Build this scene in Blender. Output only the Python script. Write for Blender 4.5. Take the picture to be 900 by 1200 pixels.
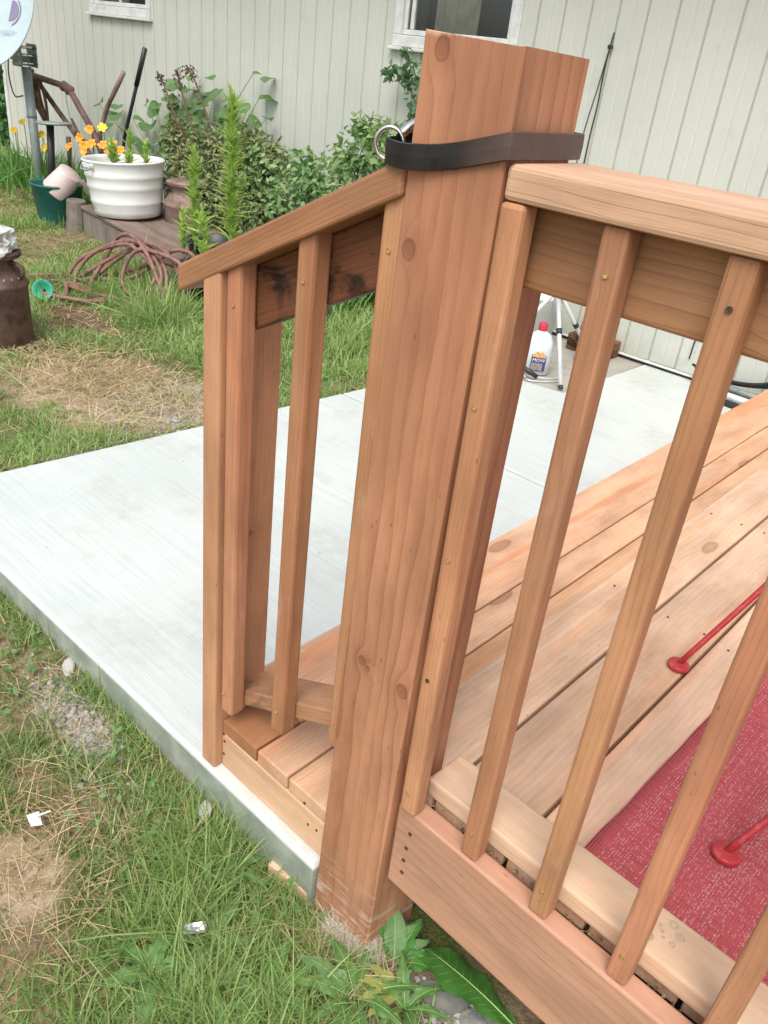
import bpy, bmesh, math, random
import numpy as np
from mathutils import Matrix, Vector, noise
random.seed(7); rng = np.random.default_rng(11)
for o in list(bpy.data.objects): bpy.data.objects.remove(o)
SC = bpy.context.scene; COL = SC.collection

# ---------------------------------------------------------------- camera
cam = bpy.data.cameras.new('camera'); CAM = bpy.data.objects.new('camera', cam); COL.objects.link(CAM)
cam.sensor_fit = 'HORIZONTAL'; cam.sensor_width = 36; cam.lens = 943.4/900*36
cam.clip_start = .02; cam.clip_end = 400
R = math.radians
CAM.matrix_world = (Matrix.Translation((.6835, -.7935, 1.1225)) @ Matrix.Rotation(R(39.60), 4, 'Z')
                    @ Matrix.Rotation(R(60.551), 4, 'X') @ Matrix.Rotation(R(6.925), 4, 'Z'))
SC.camera = CAM
# ---------------------------------------------------------------- light: bright overcast
W = bpy.data.worlds.new('World'); SC.world = W; W.use_nodes = True
wn = W.node_tree.nodes; wl = W.node_tree.links
sky = wn.new('ShaderNodeTexSky'); sky.sky_type = 'NISHITA'; sky.sun_disc = False
SUN_EL, SUN_AZ = 57, 152      # azimuth of the sun, degrees clockwise from +Y
sky.sun_elevation = R(SUN_EL); sky.sun_rotation = R(SUN_AZ); sky.dust_density = 3.5; sky.air_density = 1.0; sky.ozone_density = 1.0
hs_ = wn.new('ShaderNodeHueSaturation'); hs_.inputs['Saturation'].default_value = .5   # cloud cover whitens the sky
wl.new(sky.outputs[0], hs_.inputs['Color']); wl.new(hs_.outputs[0], wn['Background'].inputs[0]); wn['Background'].inputs[1].default_value = .15
sl = bpy.data.lights.new('sun', 'SUN'); sl.energy = 1.5; sl.angle = R(35); sl.color = (1, .93, .85)
so = bpy.data.objects.new('sun', sl); COL.objects.link(so)
a, e = R(SUN_AZ), R(SUN_EL)
sd = Vector((math.sin(a)*math.cos(e), math.cos(a)*math.cos(e), math.sin(e)))
so.rotation_euler = sd.to_track_quat('Z', 'Y').to_euler(); so.location = (0, 0, 8)
SC.view_settings.view_transform = 'Standard'; SC.view_settings.look = 'None'; SC.view_settings.gamma = 1
SC.view_settings.exposure = 0.60

# ---------------------------------------------------------------- object helpers
def wm(o):
    return (wm(o.parent) if o.parent else Matrix.Identity(4)) @ o.matrix_basis
def put(o, parent=None, M=None):
    COL.objects.link(o); M = M or Matrix.Identity(4)
    if parent is not None: o.parent = parent; o.matrix_basis = wm(parent).inverted() @ M
    else: o.matrix_basis = M
    return o
def thing(name, label, cat, loc=(0, 0, 0), group=None):
    o = bpy.data.objects.new(name, None); o.empty_display_size = .05
    o['label'] = label; o['category'] = cat
    if group: o['group'] = group
    return put(o, None, Matrix.Translation(loc))
def tag(o, label, cat, group=None):
    o['label'] = label; o['category'] = cat
    if group: o['group'] = group
    return o
def smooth(me): me.polygons.foreach_set('use_smooth', [True]*len(me.polygons))
def obj(name, bm, mat, parent=None, M=None, sm=False):
    me = bpy.data.meshes.new(name); bm.to_mesh(me); bm.free()
    if sm: smooth(me)
    if mat: me.materials.append(mat)
    return put(bpy.data.objects.new(name, me), parent, M)
def pyobj(name, V, F, mat, parent=None, M=None, sm=False):
    me = bpy.data.meshes.new(name); me.from_pydata(V, [], F)
    if sm: smooth(me)
    if mat: me.materials.append(mat)
    return put(bpy.data.objects.new(name, me), parent, M)
def structure(o): o['kind'] = 'structure'; return o
def frame(o, x, y):
    x = Vector(x).normalized(); z = x.cross(Vector(y)).normalized(); y = z.cross(x)
    return Matrix(((x.x, y.x, z.x, o[0]), (x.y, y.y, z.y, o[1]), (x.z, y.z, z.z, o[2]), (0, 0, 0, 1)))
def box_bm(L, w, t, bev=.003, seg=2, c0=0, c1=0, jig=0):
    """box 0..L, 0..w, 0..t; c0/c1 shear the two ends along local y"""
    bm = bmesh.new(); bmesh.ops.create_cube(bm, size=1)
    for v in bm.verts:
        e1 = v.co.x > 0; y = (v.co.y+.5)*w
        v.co = ((L + c1*y) if e1 else c0*y, y, (v.co.z+.5)*t)
        if jig: v.co += Vector((random.uniform(-jig, jig) for _ in range(3)))
    if bev: bmesh.ops.bevel(bm, geom=bm.edges[:], offset=bev, segments=seg, profile=.5, affect='EDGES')
    return bm
def board(name, mat, parent, o, x, y, L, w, t, bev=.0035, **k):
    return obj(name, box_bm(L, w, t, bev, **k), mat, parent, frame(o, x, y))
def abox(name, mat, parent, lo, hi, bev=.003, seg=2):
    d = [hi[i]-lo[i] for i in range(3)]
    return obj(name, box_bm(*d, bev, seg), mat, parent, Matrix.Translation(lo))
def lathe_bm(prof, seg=28, close=False):
    bm = bmesh.new(); rings = []
    for r, z in prof:
        rings.append([bm.verts.new((max(r, 1e-4)*math.cos(2*math.pi*i/seg), max(r, 1e-4)*math.sin(2*math.pi*i/seg), z)) for i in range(seg)])
    for a_, b_ in zip(rings, rings[1:]):
        for i in range(seg): bm.faces.new((a_[i], a_[(i+1) % seg], b_[(i+1) % seg], b_[i]))
    if close: bm.faces.new(rings[0][::-1]); bm.faces.new(rings[-1])
    return bm
def axis_m(p, d=(0, 0, 1)):
    return Matrix.Translation(p) @ Vector(d).to_track_quat('Z', 'Y').to_matrix().to_4x4()
def spline(pts, n=8):
    P = [Vector(p) for p in pts]; P = [P[0]*2-P[1]] + P + [P[-1]*2-P[-2]]; out = []
    for i in range(1, len(P)-2):
        for k in range(n):
            t = k/n; a_, b_, c_, d_ = P[i-1:i+3]
            out.append(.5*((2*b_)+(c_-a_)*t+(2*a_-5*b_+4*c_-d_)*t*t+(3*b_-a_-3*c_+d_)*t**3))
    return out + [P[-2]]
def tube_bm(pts, r, seg=8, bm=None, r1=None):
    bm = bm or bmesh.new(); pts = [Vector(p) for p in pts]; prev = None; up = Vector((.123, .3, 1)).normalized()
    n = len(pts)
    for i, p in enumerate(pts):
        d = (pts[min(i+1, n-1)] - pts[max(i-1, 0)]).normalized()
        u = d.cross(up)
        if u.length < .05: u = d.cross(Vector((1, 0, 0)))
        u.normalize(); v = d.cross(u); up = -v if (-v).dot(up) > 0 else v
        rr = r if r1 is None else r + (r1-r)*i/(n-1)
        ring = [bm.verts.new(p + u*math.cos(2*math.pi*k/seg)*rr + v*math.sin(2*math.pi*k/seg)*rr) for k in range(seg)]
        if prev:
            best = min(range(seg), key=lambda s: (ring[s].co-prev[0].co).length); ring2 = ring[best:]+ring[:best]
            if (ring2[1].co-prev[1].co).length > (ring2[-1].co-prev[1].co).length: ring2 = [ring2[0]]+ring2[1:][::-1]
            for k in range(seg): bm.faces.new((prev[k], prev[(k+1) % seg], ring2[(k+1) % seg], ring2[k]))
            ring = ring2
        else: bm.faces.new(ring)
        prev = ring
    bm.faces.new(prev); bmesh.ops.recalc_face_normals(bm, faces=bm.faces)
    return bm
def tube(name, pts, r, mat, parent=None, seg=8, r1=None):
    return obj(name, tube_bm(pts, r, seg, r1=r1), mat, parent, sm=True)
def loc0(parent):  # world-authored mesh kept under a moved parent
    return None

# ---------------------------------------------------------------- material helpers
def newmat(name):
    m = bpy.data.materials.new(name); m.use_nodes = True; nt = m.node_tree
    return m, nt.nodes, nt.links, nt.nodes['Principled BSDF']
def s(L, v, sock):
    if hasattr(v, 'links') or isinstance(v, bpy.types.NodeSocket): L.new(v, sock)
    else: sock.default_value = v
class G:
    def __init__(g, N, L): g.N, g.L = N, L
    def m(g, op, a, b=None, c=None, clamp=False):
        n = g.N.new('ShaderNodeMath'); n.operation = op; n.use_clamp = clamp
        for i, v in enumerate((a, b, c)):
            if v is not None: s(g.L, v, n.inputs[i])
        return n.outputs[0]
    def vm(g, op, a, b=None, sc=None):
        n = g.N.new('ShaderNodeVectorMath'); n.operation = op
        s(g.L, a, n.inputs[0])
        if b is not None: s(g.L, b, n.inputs[1])
        if sc is not None: s(g.L, sc, n.inputs['Scale'])
        return n.outputs['Value'] if op in ('LENGTH', 'DISTANCE', 'DOT_PRODUCT') else n.outputs[0]
    def noise(g, vec, sc=5, det=3, rough=.5, col=False, dist=0):
        n = g.N.new('ShaderNodeTexNoise'); g.L.new(vec, n.inputs['Vector']); n.inputs['Scale'].default_value = sc
        n.inputs['Detail'].default_value = det; n.inputs['Roughness'].default_value = rough; n.inputs['Distortion'].default_value = dist
        return n.outputs['Color' if col else 'Fac']
    def vor(g, vec, sc=5, out='Distance', feat='F1', rnd=1):
        n = g.N.new('ShaderNodeTexVoronoi'); n.feature = feat; g.L.new(vec, n.inputs['Vector']); n.inputs['Scale'].default_value = sc
        n.inputs['Randomness'].default_value = rnd
        return n.outputs[out]
    def ss(g, v, a, b, lo=0., hi=1.):
        n = g.N.new('ShaderNodeMapRange'); n.interpolation_type = 'SMOOTHSTEP'; s(g.L, v, n.inputs['Value'])
        for k, x in (('From Min', a), ('From Max', b), ('To Min', lo), ('To Max', hi)): n.inputs[k].default_value = x
        return n.outputs[0]
    def mix(g, f, a, b, mode='MIX'):
        n = g.N.new('ShaderNodeMix'); n.data_type = 'RGBA'; n.blend_type = mode
        s(g.L, f, n.inputs[0])
        for sock, v in ((n.inputs[6], a), (n.inputs[7], b)):
            if isinstance(v, tuple): sock.default_value = (*v[:3], 1)
            else: g.L.new(v, sock)
        return n.outputs[2]
    def sep(g, v):
        n = g.N.new('ShaderNodeSeparateXYZ'); g.L.new(v, n.inputs[0]); return n.outputs
    def comb(g, x, y, z):
        n = g.N.new('ShaderNodeCombineXYZ')
        for i, v in enumerate((x, y, z)): s(g.L, v, n.inputs[i])
        return n.outputs[0]
    def obj(g):
        n = g.N.new('ShaderNodeTexCoord'); return n.outputs['Object']
    def pos(g):
        n = g.N.new('ShaderNodeNewGeometry'); return n.outputs['Position']
    def rnd(g):
        n = g.N.new('ShaderNodeObjectInfo'); return n.outputs['Random']
    def wn(g, v):
        n = g.N.new('ShaderNodeTexWhiteNoise'); n.noise_dimensions = '1D'; g.L.new(v, n.inputs['W']); return n.outputs['Color']
    def bump(g, h, st, dist, P, prev=None):
        n = g.N.new('ShaderNodeBump'); n.inputs['Strength'].default_value = st; n.inputs['Distance'].default_value = dist
        g.L.new(h, n.inputs['Height'])
        if prev is not None: g.L.new(prev, n.inputs['Normal'])
        g.L.new(n.outputs[0], P.inputs['Normal']); return n.outputs[0]
    def attr(g, name):
        n = g.N.new('ShaderNodeAttribute'); n.attribute_name = name; return n.outputs['Fac']

def wood(name, light, mid, dark, freq=150, ringamt=.55, knots=1, pith=(.03, -.12), fixed=(), stain=0, stainc=(.05, .028, .015), var=.12, chalk=0, rough=.62, streak=0, streakc=(.5, .2, .08), scuff=0, stlo=.52):
    m, N, L, P = newmat(name); g = G(N, L)
    p0 = g.obj(); rn = g.rnd(); wc = g.wn(rn)
    ws = g.sep(wc)
    off = g.comb(g.m('MULTIPLY', ws[0], 40), g.m('MULTIPLY_ADD', ws[1], .10, pith[0]), g.m('MULTIPLY_ADD', ws[2], .08, pith[1]))
    if fixed: off = g.comb(3.3, pith[0], pith[1])
    p = g.vm('ADD', p0, off)
    # slow warp of the trunk axis
    pw = g.vm('MULTIPLY', p, (1.6, 5, 5))
    wv = g.vm('SUBTRACT', g.noise(pw, 1, 2, .5, col=True), (.5, .5, .5))
    p1 = g.vm('ADD', p, g.vm('MULTIPLY', wv, (0, .045, .045)))
    px = g.sep(p1)
    rad = g.m('SQRT', g.m('ADD', g.m('MULTIPLY', px[1], px[1]), g.m('MULTIPLY', px[2], px[2])))
    # knots
    kd = None
    if knots and not fixed:
        kp = g.vm('MULTIPLY', p, (2.6, 7, 7))
        vd = g.vor(kp, 1); vc = g.sep(g.vor(kp, 1, 'Color'))
        kd = g.m('ADD', vd, g.m('MULTIPLY', g.m('GREATER_THAN', vc[0], .42*knots), 5))
        kd = g.m('ADD', kd, g.m('MULTIPLY', g.m('SUBTRACT', g.noise(p, 60, 2), .5), .03))
        kr = (.045, .13, .42)
    for (kx, ky, kz, r) in fixed:
        d = g.vm('LENGTH', g.vm('MULTIPLY', g.vm('SUBTRACT', p0, (kx, ky, kz)), (.8/r, 1/r, .35/r)))
        d = g.m('ADD', d, g.m('MULTIPLY', g.m('SUBTRACT', g.noise(p0, 70, 3), .5), .5))
        kd = d if kd is None else g.m('MINIMUM', kd, d); kr = (.75, 1.25, 5.0)
    if kd is not None:
        rad = g.m('ADD', rad, g.ss(kd, kr[0], kr[2], .012 if fixed else .02, 0))
    fr = g.m('FRACT', g.m('ADD', g.m('MULTIPLY', rad, freq), g.m('MULTIPLY', g.noise(g.vm('MULTIPLY', p, (6, 30, 30)), 1, 2), .7)))
    ring = g.m('POWER', fr, 2.6)
    ring = g.m('MULTIPLY', ring, g.ss(fr, 1.0, .93))
    amt = g.ss(g.noise(g.vm('MULTIPLY', p, (1.2, 14, 14)), 1, 2), .35, .7, .35, 1)
    fib = g.noise(g.vm('MULTIPLY', p, (9, 420, 420)), 1, 3, .6)
    fib2 = g.noise(g.vm('MULTIPLY', p, (3, 90, 90)), 1, 3, .6)
    big = g.noise(g.vm('MULTIPLY', p, (1.3, 9, 9)), 1, 3, .55)
    c = g.mix(g.ss(big, .3, .7), light, mid)
    if streak: c = g.mix(g.m('MULTIPLY', g.ss(g.noise(g.vm('MULTIPLY', p, (.7, 16, 16)), 1, 2), .5, .66), streak), c, streakc)
    c = g.mix(g.m('MULTIPLY', g.m('MULTIPLY', ring, amt), ringamt), c, dark)
    c = g.mix(g.m('MULTIPLY', g.ss(fib, .5, .75), .30), c, dark)
    c = g.mix(g.m('MULTIPLY', g.ss(fib2, .5, .72), .28), c, light)
    if kd is not None:
        kin = g.ss(kd, kr[1], kr[0]*.8)
        c = g.mix(g.m('MULTIPLY', kin, .62), c, g.mix(g.m('FRACT', g.m('MULTIPLY', kd, 9 if not fixed else 3)), (dark[0]*.55, dark[1]*.5, dark[2]*.45), dark))
        rim = g.m('MULTIPLY', g.ss(kd, kr[0]*.9, kr[1]*.95), g.ss(kd, kr[1]*1.25, kr[1]))
        c = g.mix(g.m('MULTIPLY', rim, .55), c, (dark[0]*.4, dark[1]*.35, dark[2]*.3))
        c = g.mix(g.m('MULTIPLY', g.ss(kd, kr[2], kr[1]), .22), c, dark)
    bl = g.ss(g.noise(g.vm('MULTIPLY', p, (3.5, 11, 11)), 1, 4, .6), .3, .72, .78, 1.10)
    c = g.vm('SCALE', c, sc=bl)
    gr_ = g.ss(g.noise(g.vm('MULTIPLY', p, (11, 60, 60)), 1, 4, .7), .58, .74)
    c = g.mix(g.m('MULTIPLY', gr_, .34), c, dark)
    pit = g.ss(g.vor(g.vm('MULTIPLY', p, (22, 60, 60)), 1), .12, .05); pit = g.m('MULTIPLY', pit, g.ss(g.noise(p, 7, 2), .52, .6))
    c = g.mix(g.m('MULTIPLY', pit, .6), c, (dark[0]*.5, dark[1]*.45, dark[2]*.4))
    if stain:
        st = g.ss(g.noise(g.vm('MULTIPLY', p, (7, 13, 13)), 1, 5, .62, dist=.6), stlo, stlo+.14)
        c = g.mix(g.m('MULTIPLY', st, stain), c, stainc)
    if chalk:
        ck = g.m('MULTIPLY', g.ss(g.noise(g.vm('MULTIPLY', p, (14, 26, 26)), 1, 5, .65), .56, .72), g.ss(g.noise(p, 5, 2), .45, .65))
        c = g.mix(g.m('MULTIPLY', ck, chalk), c, (.72, .66, .60))
    if scuff:   # scuffs and pale saw marks low on the post
        q = g.sep(p0)
        lowm = g.ss(q[0], .42, .12)
        scr = g.m('MULTIPLY', g.ss(g.noise(g.vm('MULTIPLY', p0, (90, 14, 14)), 1, 3, .6), .50, .60), g.ss(g.noise(p0, 16, 2), .40, .55))
        c = g.mix(g.m('MULTIPLY', g.m('MULTIPLY', scr, lowm), .6), c, (.72, .62, .55))
        c = g.mix(g.m('MULTIPLY', g.ss(g.m('ADD', q[0], g.m('MULTIPLY', g.noise(g.vm('MULTIPLY', p0, (30, 110, 110)), 1, 3), .016)), 1.7535, 1.759), .6), c, (.72, .50, .33))
    hs = N.new('ShaderNodeHueSaturation'); L.new(c, hs.inputs['Color'])
    L.new(g.m('MULTIPLY_ADD', ws[1], 2*var, 1-var), hs.inputs['Value'])
    L.new(g.m('MULTIPLY_ADD', ws[2], .012, .494), hs.inputs['Hue'])
    L.new(hs.outputs[0], P.inputs['Base Color'])
    L.new(g.m('MULTIPLY_ADD', fib, .25, rough-.12), P.inputs['Roughness'])
    P.inputs['Specular IOR Level'].default_value = .35
    h = g.m('ADD', g.m('MULTIPLY', fib, .6), g.m('MULTIPLY', ring, -.5))
    if kd is not None: h = g.m('ADD', h, g.m('MULTIPLY', g.ss(kd, kr[1], kr[0]), -.8))
    g.bump(h, .55, .0012, P)
    return m
def simple(name, c, rough=.5, metal=0, c2=None, sc=20, bump=0, bs=60, bd=.002, lo=.4, hi=.65, spec=.5):
    m, N, L, P = newmat(name); g = G(N, L)
    P.inputs['Roughness'].default_value = rough; P.inputs['Metallic'].default_value = metal; P.inputs['Specular IOR Level'].default_value = spec
    p = g.obj()
    if c2: L.new(g.mix(g.ss(g.noise(p, sc, 5, .6), lo, hi), c, c2), P.inputs['Base Color'])
    else:
        L.new(g.mix(g.noise(p, sc, 4), tuple(x*.9 for x in c), tuple(min(1, x*1.1) for x in c)), P.inputs['Base Color'])
    if bump: g.bump(g.noise(p, bs, 4, .6), bump, bd, P)
    return m
def leafmat(name, c1, c2, c3=None, rough=.5, trans=.3, attr='rnd'):
    m, N, L, P = newmat(name); g = G(N, L)
    f = g.attr(attr)
    if c3:
        c = g.mix(g.ss(f, 0, .5), c1, c2); c = g.mix(g.ss(f, .5, 1), c, c3)
    else: c = g.mix(f, c1, c2)
    c = g.mix(g.m('MULTIPLY', g.noise(g.pos(), 2.5, 3), .35), c, g.vm('SCALE', c, sc=.7))
    L.new(c, P.inputs['Base Color']); P.inputs['Roughness'].default_value = rough; P.inputs['Specular IOR Level'].default_value = .35
    T = N.new('ShaderNodeBsdfTranslucent'); L.new(g.mix(.4, c, (.32, .58, .08)), T.inputs[0])
    X = N.new('ShaderNodeMixShader'); X.inputs[0].default_value = trans
    L.new(P.outputs[0], X.inputs[1]); L.new(T.outputs[0], X.inputs[2]); L.new(X.outputs[0], N['Material Output'].inputs[0])
    return m

# wood families (albedo)
M_post = wood('cedar_post', (.49, .25, .135), (.42, .20, .10), (.27, .11, .052), freq=52, ringamt=.85, scuff=1, pith=(.06, .10), fixed=((.851, .110, .0, .0085), (.856, .020, .0, .006), (.848, .034, .0, .004), (1.515, .016, 0, .008), (1.735, .030, 0, .008)), rough=.62)
M_bal = wood('baluster_wood', (.52, .265, .145), (.45, .21, .105), (.30, .125, .06), freq=150, knots=.9, ringamt=.4, var=.10, rough=.6, streak=.55, streakc=(.42, .165, .085), chalk=.12)
M_rail = wood('rail_wood', (.66, .43, .29), (.59, .36, .225), (.44, .24, .135), freq=110, knots=.7, ringamt=.22)
M_hand = wood('handrail_wood', (.43, .215, .11), (.37, .17, .08), (.24, .095, .045), freq=150, knots=.9, ringamt=.3, var=.05)
M_back = wood('backer_wood', (.46, .26, .125), (.38, .20, .09), (.22, .10, .045), freq=90, knots=.8, ringamt=.6, var=.08)
M_darkb = wood('stained_backer_wood', (.24, .105, .045), (.155, .06, .026), (.06, .022, .011), freq=110, knots=.6, stain=.95, stainc=(.014, .008, .005), stlo=.47, var=.05)
M_rim = wood('rim_wood', (.52, .30, .19), (.46, .25, .15), (.32, .15, .085), freq=48, knots=1.3, ringamt=.30, chalk=.1, var=.06)
M_deck = wood('deck_wood', (.69, .47, .34), (.62, .395, .265), (.40, .205, .12), freq=75, knots=.9, ringamt=.32, chalk=.35, streak=.6, streakc=(.64, .33, .185), var=.09, stain=.12, stainc=(.20, .12, .08))
M_step = wood('step_wood', (.68, .43, .28), (.60, .34, .20), (.38, .17, .085), freq=95, knots=1.0, ringamt=.4, streak=.7, streakc=(.60, .26, .115), var=.07, chalk=.2)
M_pale = wood('bottom_rail_wood', (.70, .49, .345), (.64, .42, .28), (.46, .27, .165), freq=80, knots=.35, ringamt=.3, var=.04)
M_screw = simple('screw_metal', (.75, .55, .28), .35, .8)
M_screwd = simple('dark_nail_metal', (.12, .09, .07), .5, .6)

M_newel = wood('newel_wood', (.54, .285, .165), (.48, .235, .13), (.29, .115, .058), freq=110, ringamt=.45, pith=(.05, .03), fixed=((.60, .0455, .066, .0055), (.615, .0455, .060, .004), (.20, .0455, .11, .003)), var=.04)
M_strail = wood('stained_rail_wood', (.46, .25, .14), (.38, .185, .095), (.22, .095, .05), freq=110, ringamt=.35, stain=.6, stainc=(.10, .065, .05), stlo=.50, var=.04)
# ================================================================ SETTING
def gz(x, y):
    z = -.415
    if x > -.45: z -= .035*min(1, (x+.45)/.4)
    d = abs(x - (-2.0+.075*y))
    if x < -1.93+.075*y: z += .075*math.exp(-(d/.35)**2)
    z += .018*noise.noise(Vector((x*1.3, y*1.3, 0))) + .008*noise.noise(Vector((x*6, y*6, 3)))
    if x < -4.5: z += .012*(-4.5-x)
    return z
def M_ground_mat():
    m, N, L, P = newmat('soil_and_thatch'); g = G(N, L); p = g.pos()
    n1 = g.noise(p, 3, 5, .6); n2 = g.noise(p, 28, 5, .65); n3 = g.noise(p, 160, 4, .6)
    c = g.mix(g.ss(n2, .35, .65), (.17, .115, .07), (.30, .225, .145))
    c = g.mix(g.ss(n1, .45, .62), c, g.mix(g.ss(n3, .4, .6), (.07, .10, .03), (.16, .16, .06)))
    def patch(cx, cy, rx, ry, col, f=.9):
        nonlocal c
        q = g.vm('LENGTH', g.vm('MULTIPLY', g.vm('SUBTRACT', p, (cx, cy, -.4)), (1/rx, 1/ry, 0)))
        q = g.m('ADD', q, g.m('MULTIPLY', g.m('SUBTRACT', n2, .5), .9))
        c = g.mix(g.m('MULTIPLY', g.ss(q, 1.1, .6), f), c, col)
    sand = g.mix(g.ss(n2, .35, .65), (.42, .30, .21), (.56, .45, .34))
    grav = g.mix(g.ss(g.noise(p, 90, 4), .4, .62), (.30, .26, .22), (.52, .49, .44))
    patch(-2.65, 1.05, .75, .42, sand); patch(-2.3, 1.25, .38, .40, grav); patch(-.48, -.41, .13, .11, sand)
    patch(-.80, -.115, .22, .08, grav); patch(-3.75, 1.5, .3, .2, (.16, .10, .065)); patch(.38, .0, .34, .11, (.34, .25, .19)); patch(.9, .75, 1.0, .66, (.035, .026, .02), 1)  # last patch paints the shade under the deck into the soil colour
    L.new(c, P.inputs['Base Color']); P.inputs['Roughness'].default_value = .95; P.inputs['Specular IOR Level'].default_value = .1
    g.bump(g.m('ADD', n2, g.m('MULTIPLY', n3, .5)), .8, .012, P)
    return m
xs = sorted(set([-80, -40, -25, -16, -12] + [round(v, 3) for v in np.arange(-10, -3, .1)] + [round(v, 3) for v in np.arange(-3, 1.2, .04)] + [1.6, 2.2, 4, 8, 16, 30, 80]))
ys = sorted(set([-80, -30, -12, -5, -3, -2] + [round(v, 3) for v in np.arange(-1.5, 4.2, .05)] + [5, 7, 10, 16, 30, 60, 120]))
V = [(x, y, gz(x, y) if -10 <= x <= 1.2 and -1.5 <= y <= 4.2 else -.42) for y in ys for x in xs]
nx = len(xs); F = [(j*nx+i, j*nx+i+1, (j+1)*nx+i+1, (j+1)*nx+i) for j in range(len(ys)-1) for i in range(nx-1)]
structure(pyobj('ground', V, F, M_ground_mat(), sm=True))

def concrete(name, c1, c2, streak=1, dirt=.0, dc=(.3, .28, .24)):
    m, N, L, P = newmat(name); g = G(N, L); p = g.pos()
    a_ = g.noise(g.vm('MULTIPLY', p, (3, 130, 10)), 1, 4, .6); b_ = g.noise(p, 2.2, 5, .6); c_ = g.noise(p, 220, 3, .6)
    c = g.mix(g.ss(b_, .3, .7), c1, c2)
    c = g.mix(g.m('MULTIPLY', g.ss(a_, .4, .7), .32*streak), c, tuple(x*.72 for x in c1))
    c = g.mix(g.m('MULTIPLY', g.ss(c_, .55, .75), .2), c, tuple(x*.6 for x in c1))
    d_ = g.m('MULTIPLY', g.ss(g.noise(p, 3.1, 6, .65), .48, .64), g.ss(g.noise(p, 19, 4, .6), .35, .6)); c = g.mix(g.m('MULTIPLY', d_, .33), c, (c1[0]*.80, c1[1]*.72, c1[2]*.62))
    sp = g.vor(p, 7); c = g.mix(g.m('MULTIPLY', g.ss(sp, .05, .02), .5), c, (.25, .22, .18))
    # sides turn darker and greener just below the top edge
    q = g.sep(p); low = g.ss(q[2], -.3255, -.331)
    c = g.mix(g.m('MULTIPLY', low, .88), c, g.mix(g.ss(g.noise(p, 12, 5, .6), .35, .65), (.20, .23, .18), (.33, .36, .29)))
    if dirt: c = g.mix(g.m('MULTIPLY', g.ss(g.noise(p, 9, 5, .65), .42, .62), dirt), c, dc)
    L.new(c, P.inputs['Base Color']); P.inputs['Roughness'].default_value = .85; P.inputs['Specular IOR Level'].default_value = .25
    g.bump(g.m('ADD', g.m('MULTIPLY', a_, .7*streak), c_), .5, .0015, P)
    return m
M_slab = concrete('new_broomed_concrete', (.51, .555, .535), (.58, .62, .60))
M_old = concrete('old_grey_concrete', (.34, .33, .29), (.43, .42, .37), .4, .5)
slab = bpy.data.objects.new('patio_slab', None); put(slab, None, Matrix.Translation((-1, 1, -.318))); slab['kind'] = 'structure'
def slab_piece(name, poly, z0, z1, mat, parent, bev=.012):
    bm = bmesh.new(); vb = [bm.verts.new((x, y, z0)) for x, y in poly]; vt = [bm.verts.new((x, y, z1)) for x, y in poly]
    bm.faces.new(vb[::-1]); top = bm.faces.new(vt); n = len(poly)
    for i in range(n): bm.faces.new((vb[i], vb[(i+1) % n], vt[(i+1) % n], vt[i]))
    bmesh.ops.bevel(bm, geom=list(top.edges), offset=bev, segments=3, profile=.5, affect='EDGES')
    return obj(name, bm, mat, parent)
slab_piece('slab_panel', [(-2.004, -.016), (-.034, -.012), (-.034, 1.857), (-1.864, 1.857)], -.47, -.318, M_slab, slab)
slab_piece('slab_panel', [(-1.863, 1.865), (-.034, 1.865), (-.034, 3.77), (-1.22, 3.77), (-1.22, 2.86), (-1.80, 2.78)], -.47, -.318, M_slab, slab)
structure(slab_piece('old_concrete', [(-1.795, 2.786), (-1.226, 2.866), (-1.226, 3.77), (-1.9, 3.77)], -.47, -.322, M_old, None, .004))

# ================================================================ HOUSE
M_sid, N, L, P = newmat('pale_green_siding'); g = G(N, L); p = g.pos()
c = g.mix(g.ss(g.noise(p, 1.4, 4), .35, .65), (.525, .55, .485), (.57, .59, .525))
c = g.mix(g.m('MULTIPLY', g.ss(g.noise(g.vm('MULTIPLY', p, (40, 40, 2.5)), 1, 4, .6), .5, .75), .18), c, (.42, .44, .37))
q = g.sep(p); c = g.mix(g.m('MULTIPLY', g.ss(g.m('ADD', q[2], g.m('MULTIPLY', g.noise(p, 9, 5, .7), .35)), .04, -.20), .6), c, (.36, .37, .28))
c = g.mix(g.m('MULTIPLY', g.ss(g.noise(p, 4, 5, .65), .58, .74), .35), c, (.42, .41, .31))
L.new(c, P.inputs['Base Color']); P.inputs['Roughness'].default_value = .55
g.bump(g.noise(g.vm('MULTIPLY', p, (60, 60, 6)), 1, 3), .15, .004, P)
M_trim = simple('white_trim_paint', (.70, .72, .70), .4, 0, (.58, .60, .58), 12)
M_found = simple('dark_foundation', (.13, .12, .11), .9, 0, (.2, .19, .17), 20, .4)
M_in = simple('dark_room', (.035, .035, .04), .9)
M_curt = simple('beige_curtain', (.50, .42, .31), .9, 0, (.36, .30, .22), 6)
M_glass, N, L, P = newmat('window_glass')
T = N.new('ShaderNodeBsdfTransparent'); T.inputs[0].default_value = (.8, .85, .85, 1); Gl = N.new('ShaderNodeBsdfGlossy'); Gl.inputs[1].default_value = .02
X = N.new('ShaderNodeMixShader'); X.inputs[0].default_value = .09; L.new(T.outputs[0], X.inputs[1]); L.new(Gl.outputs[0], X.inputs[2]); L.new(X.outputs[0], N['Material Output'].inputs[0])

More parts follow.
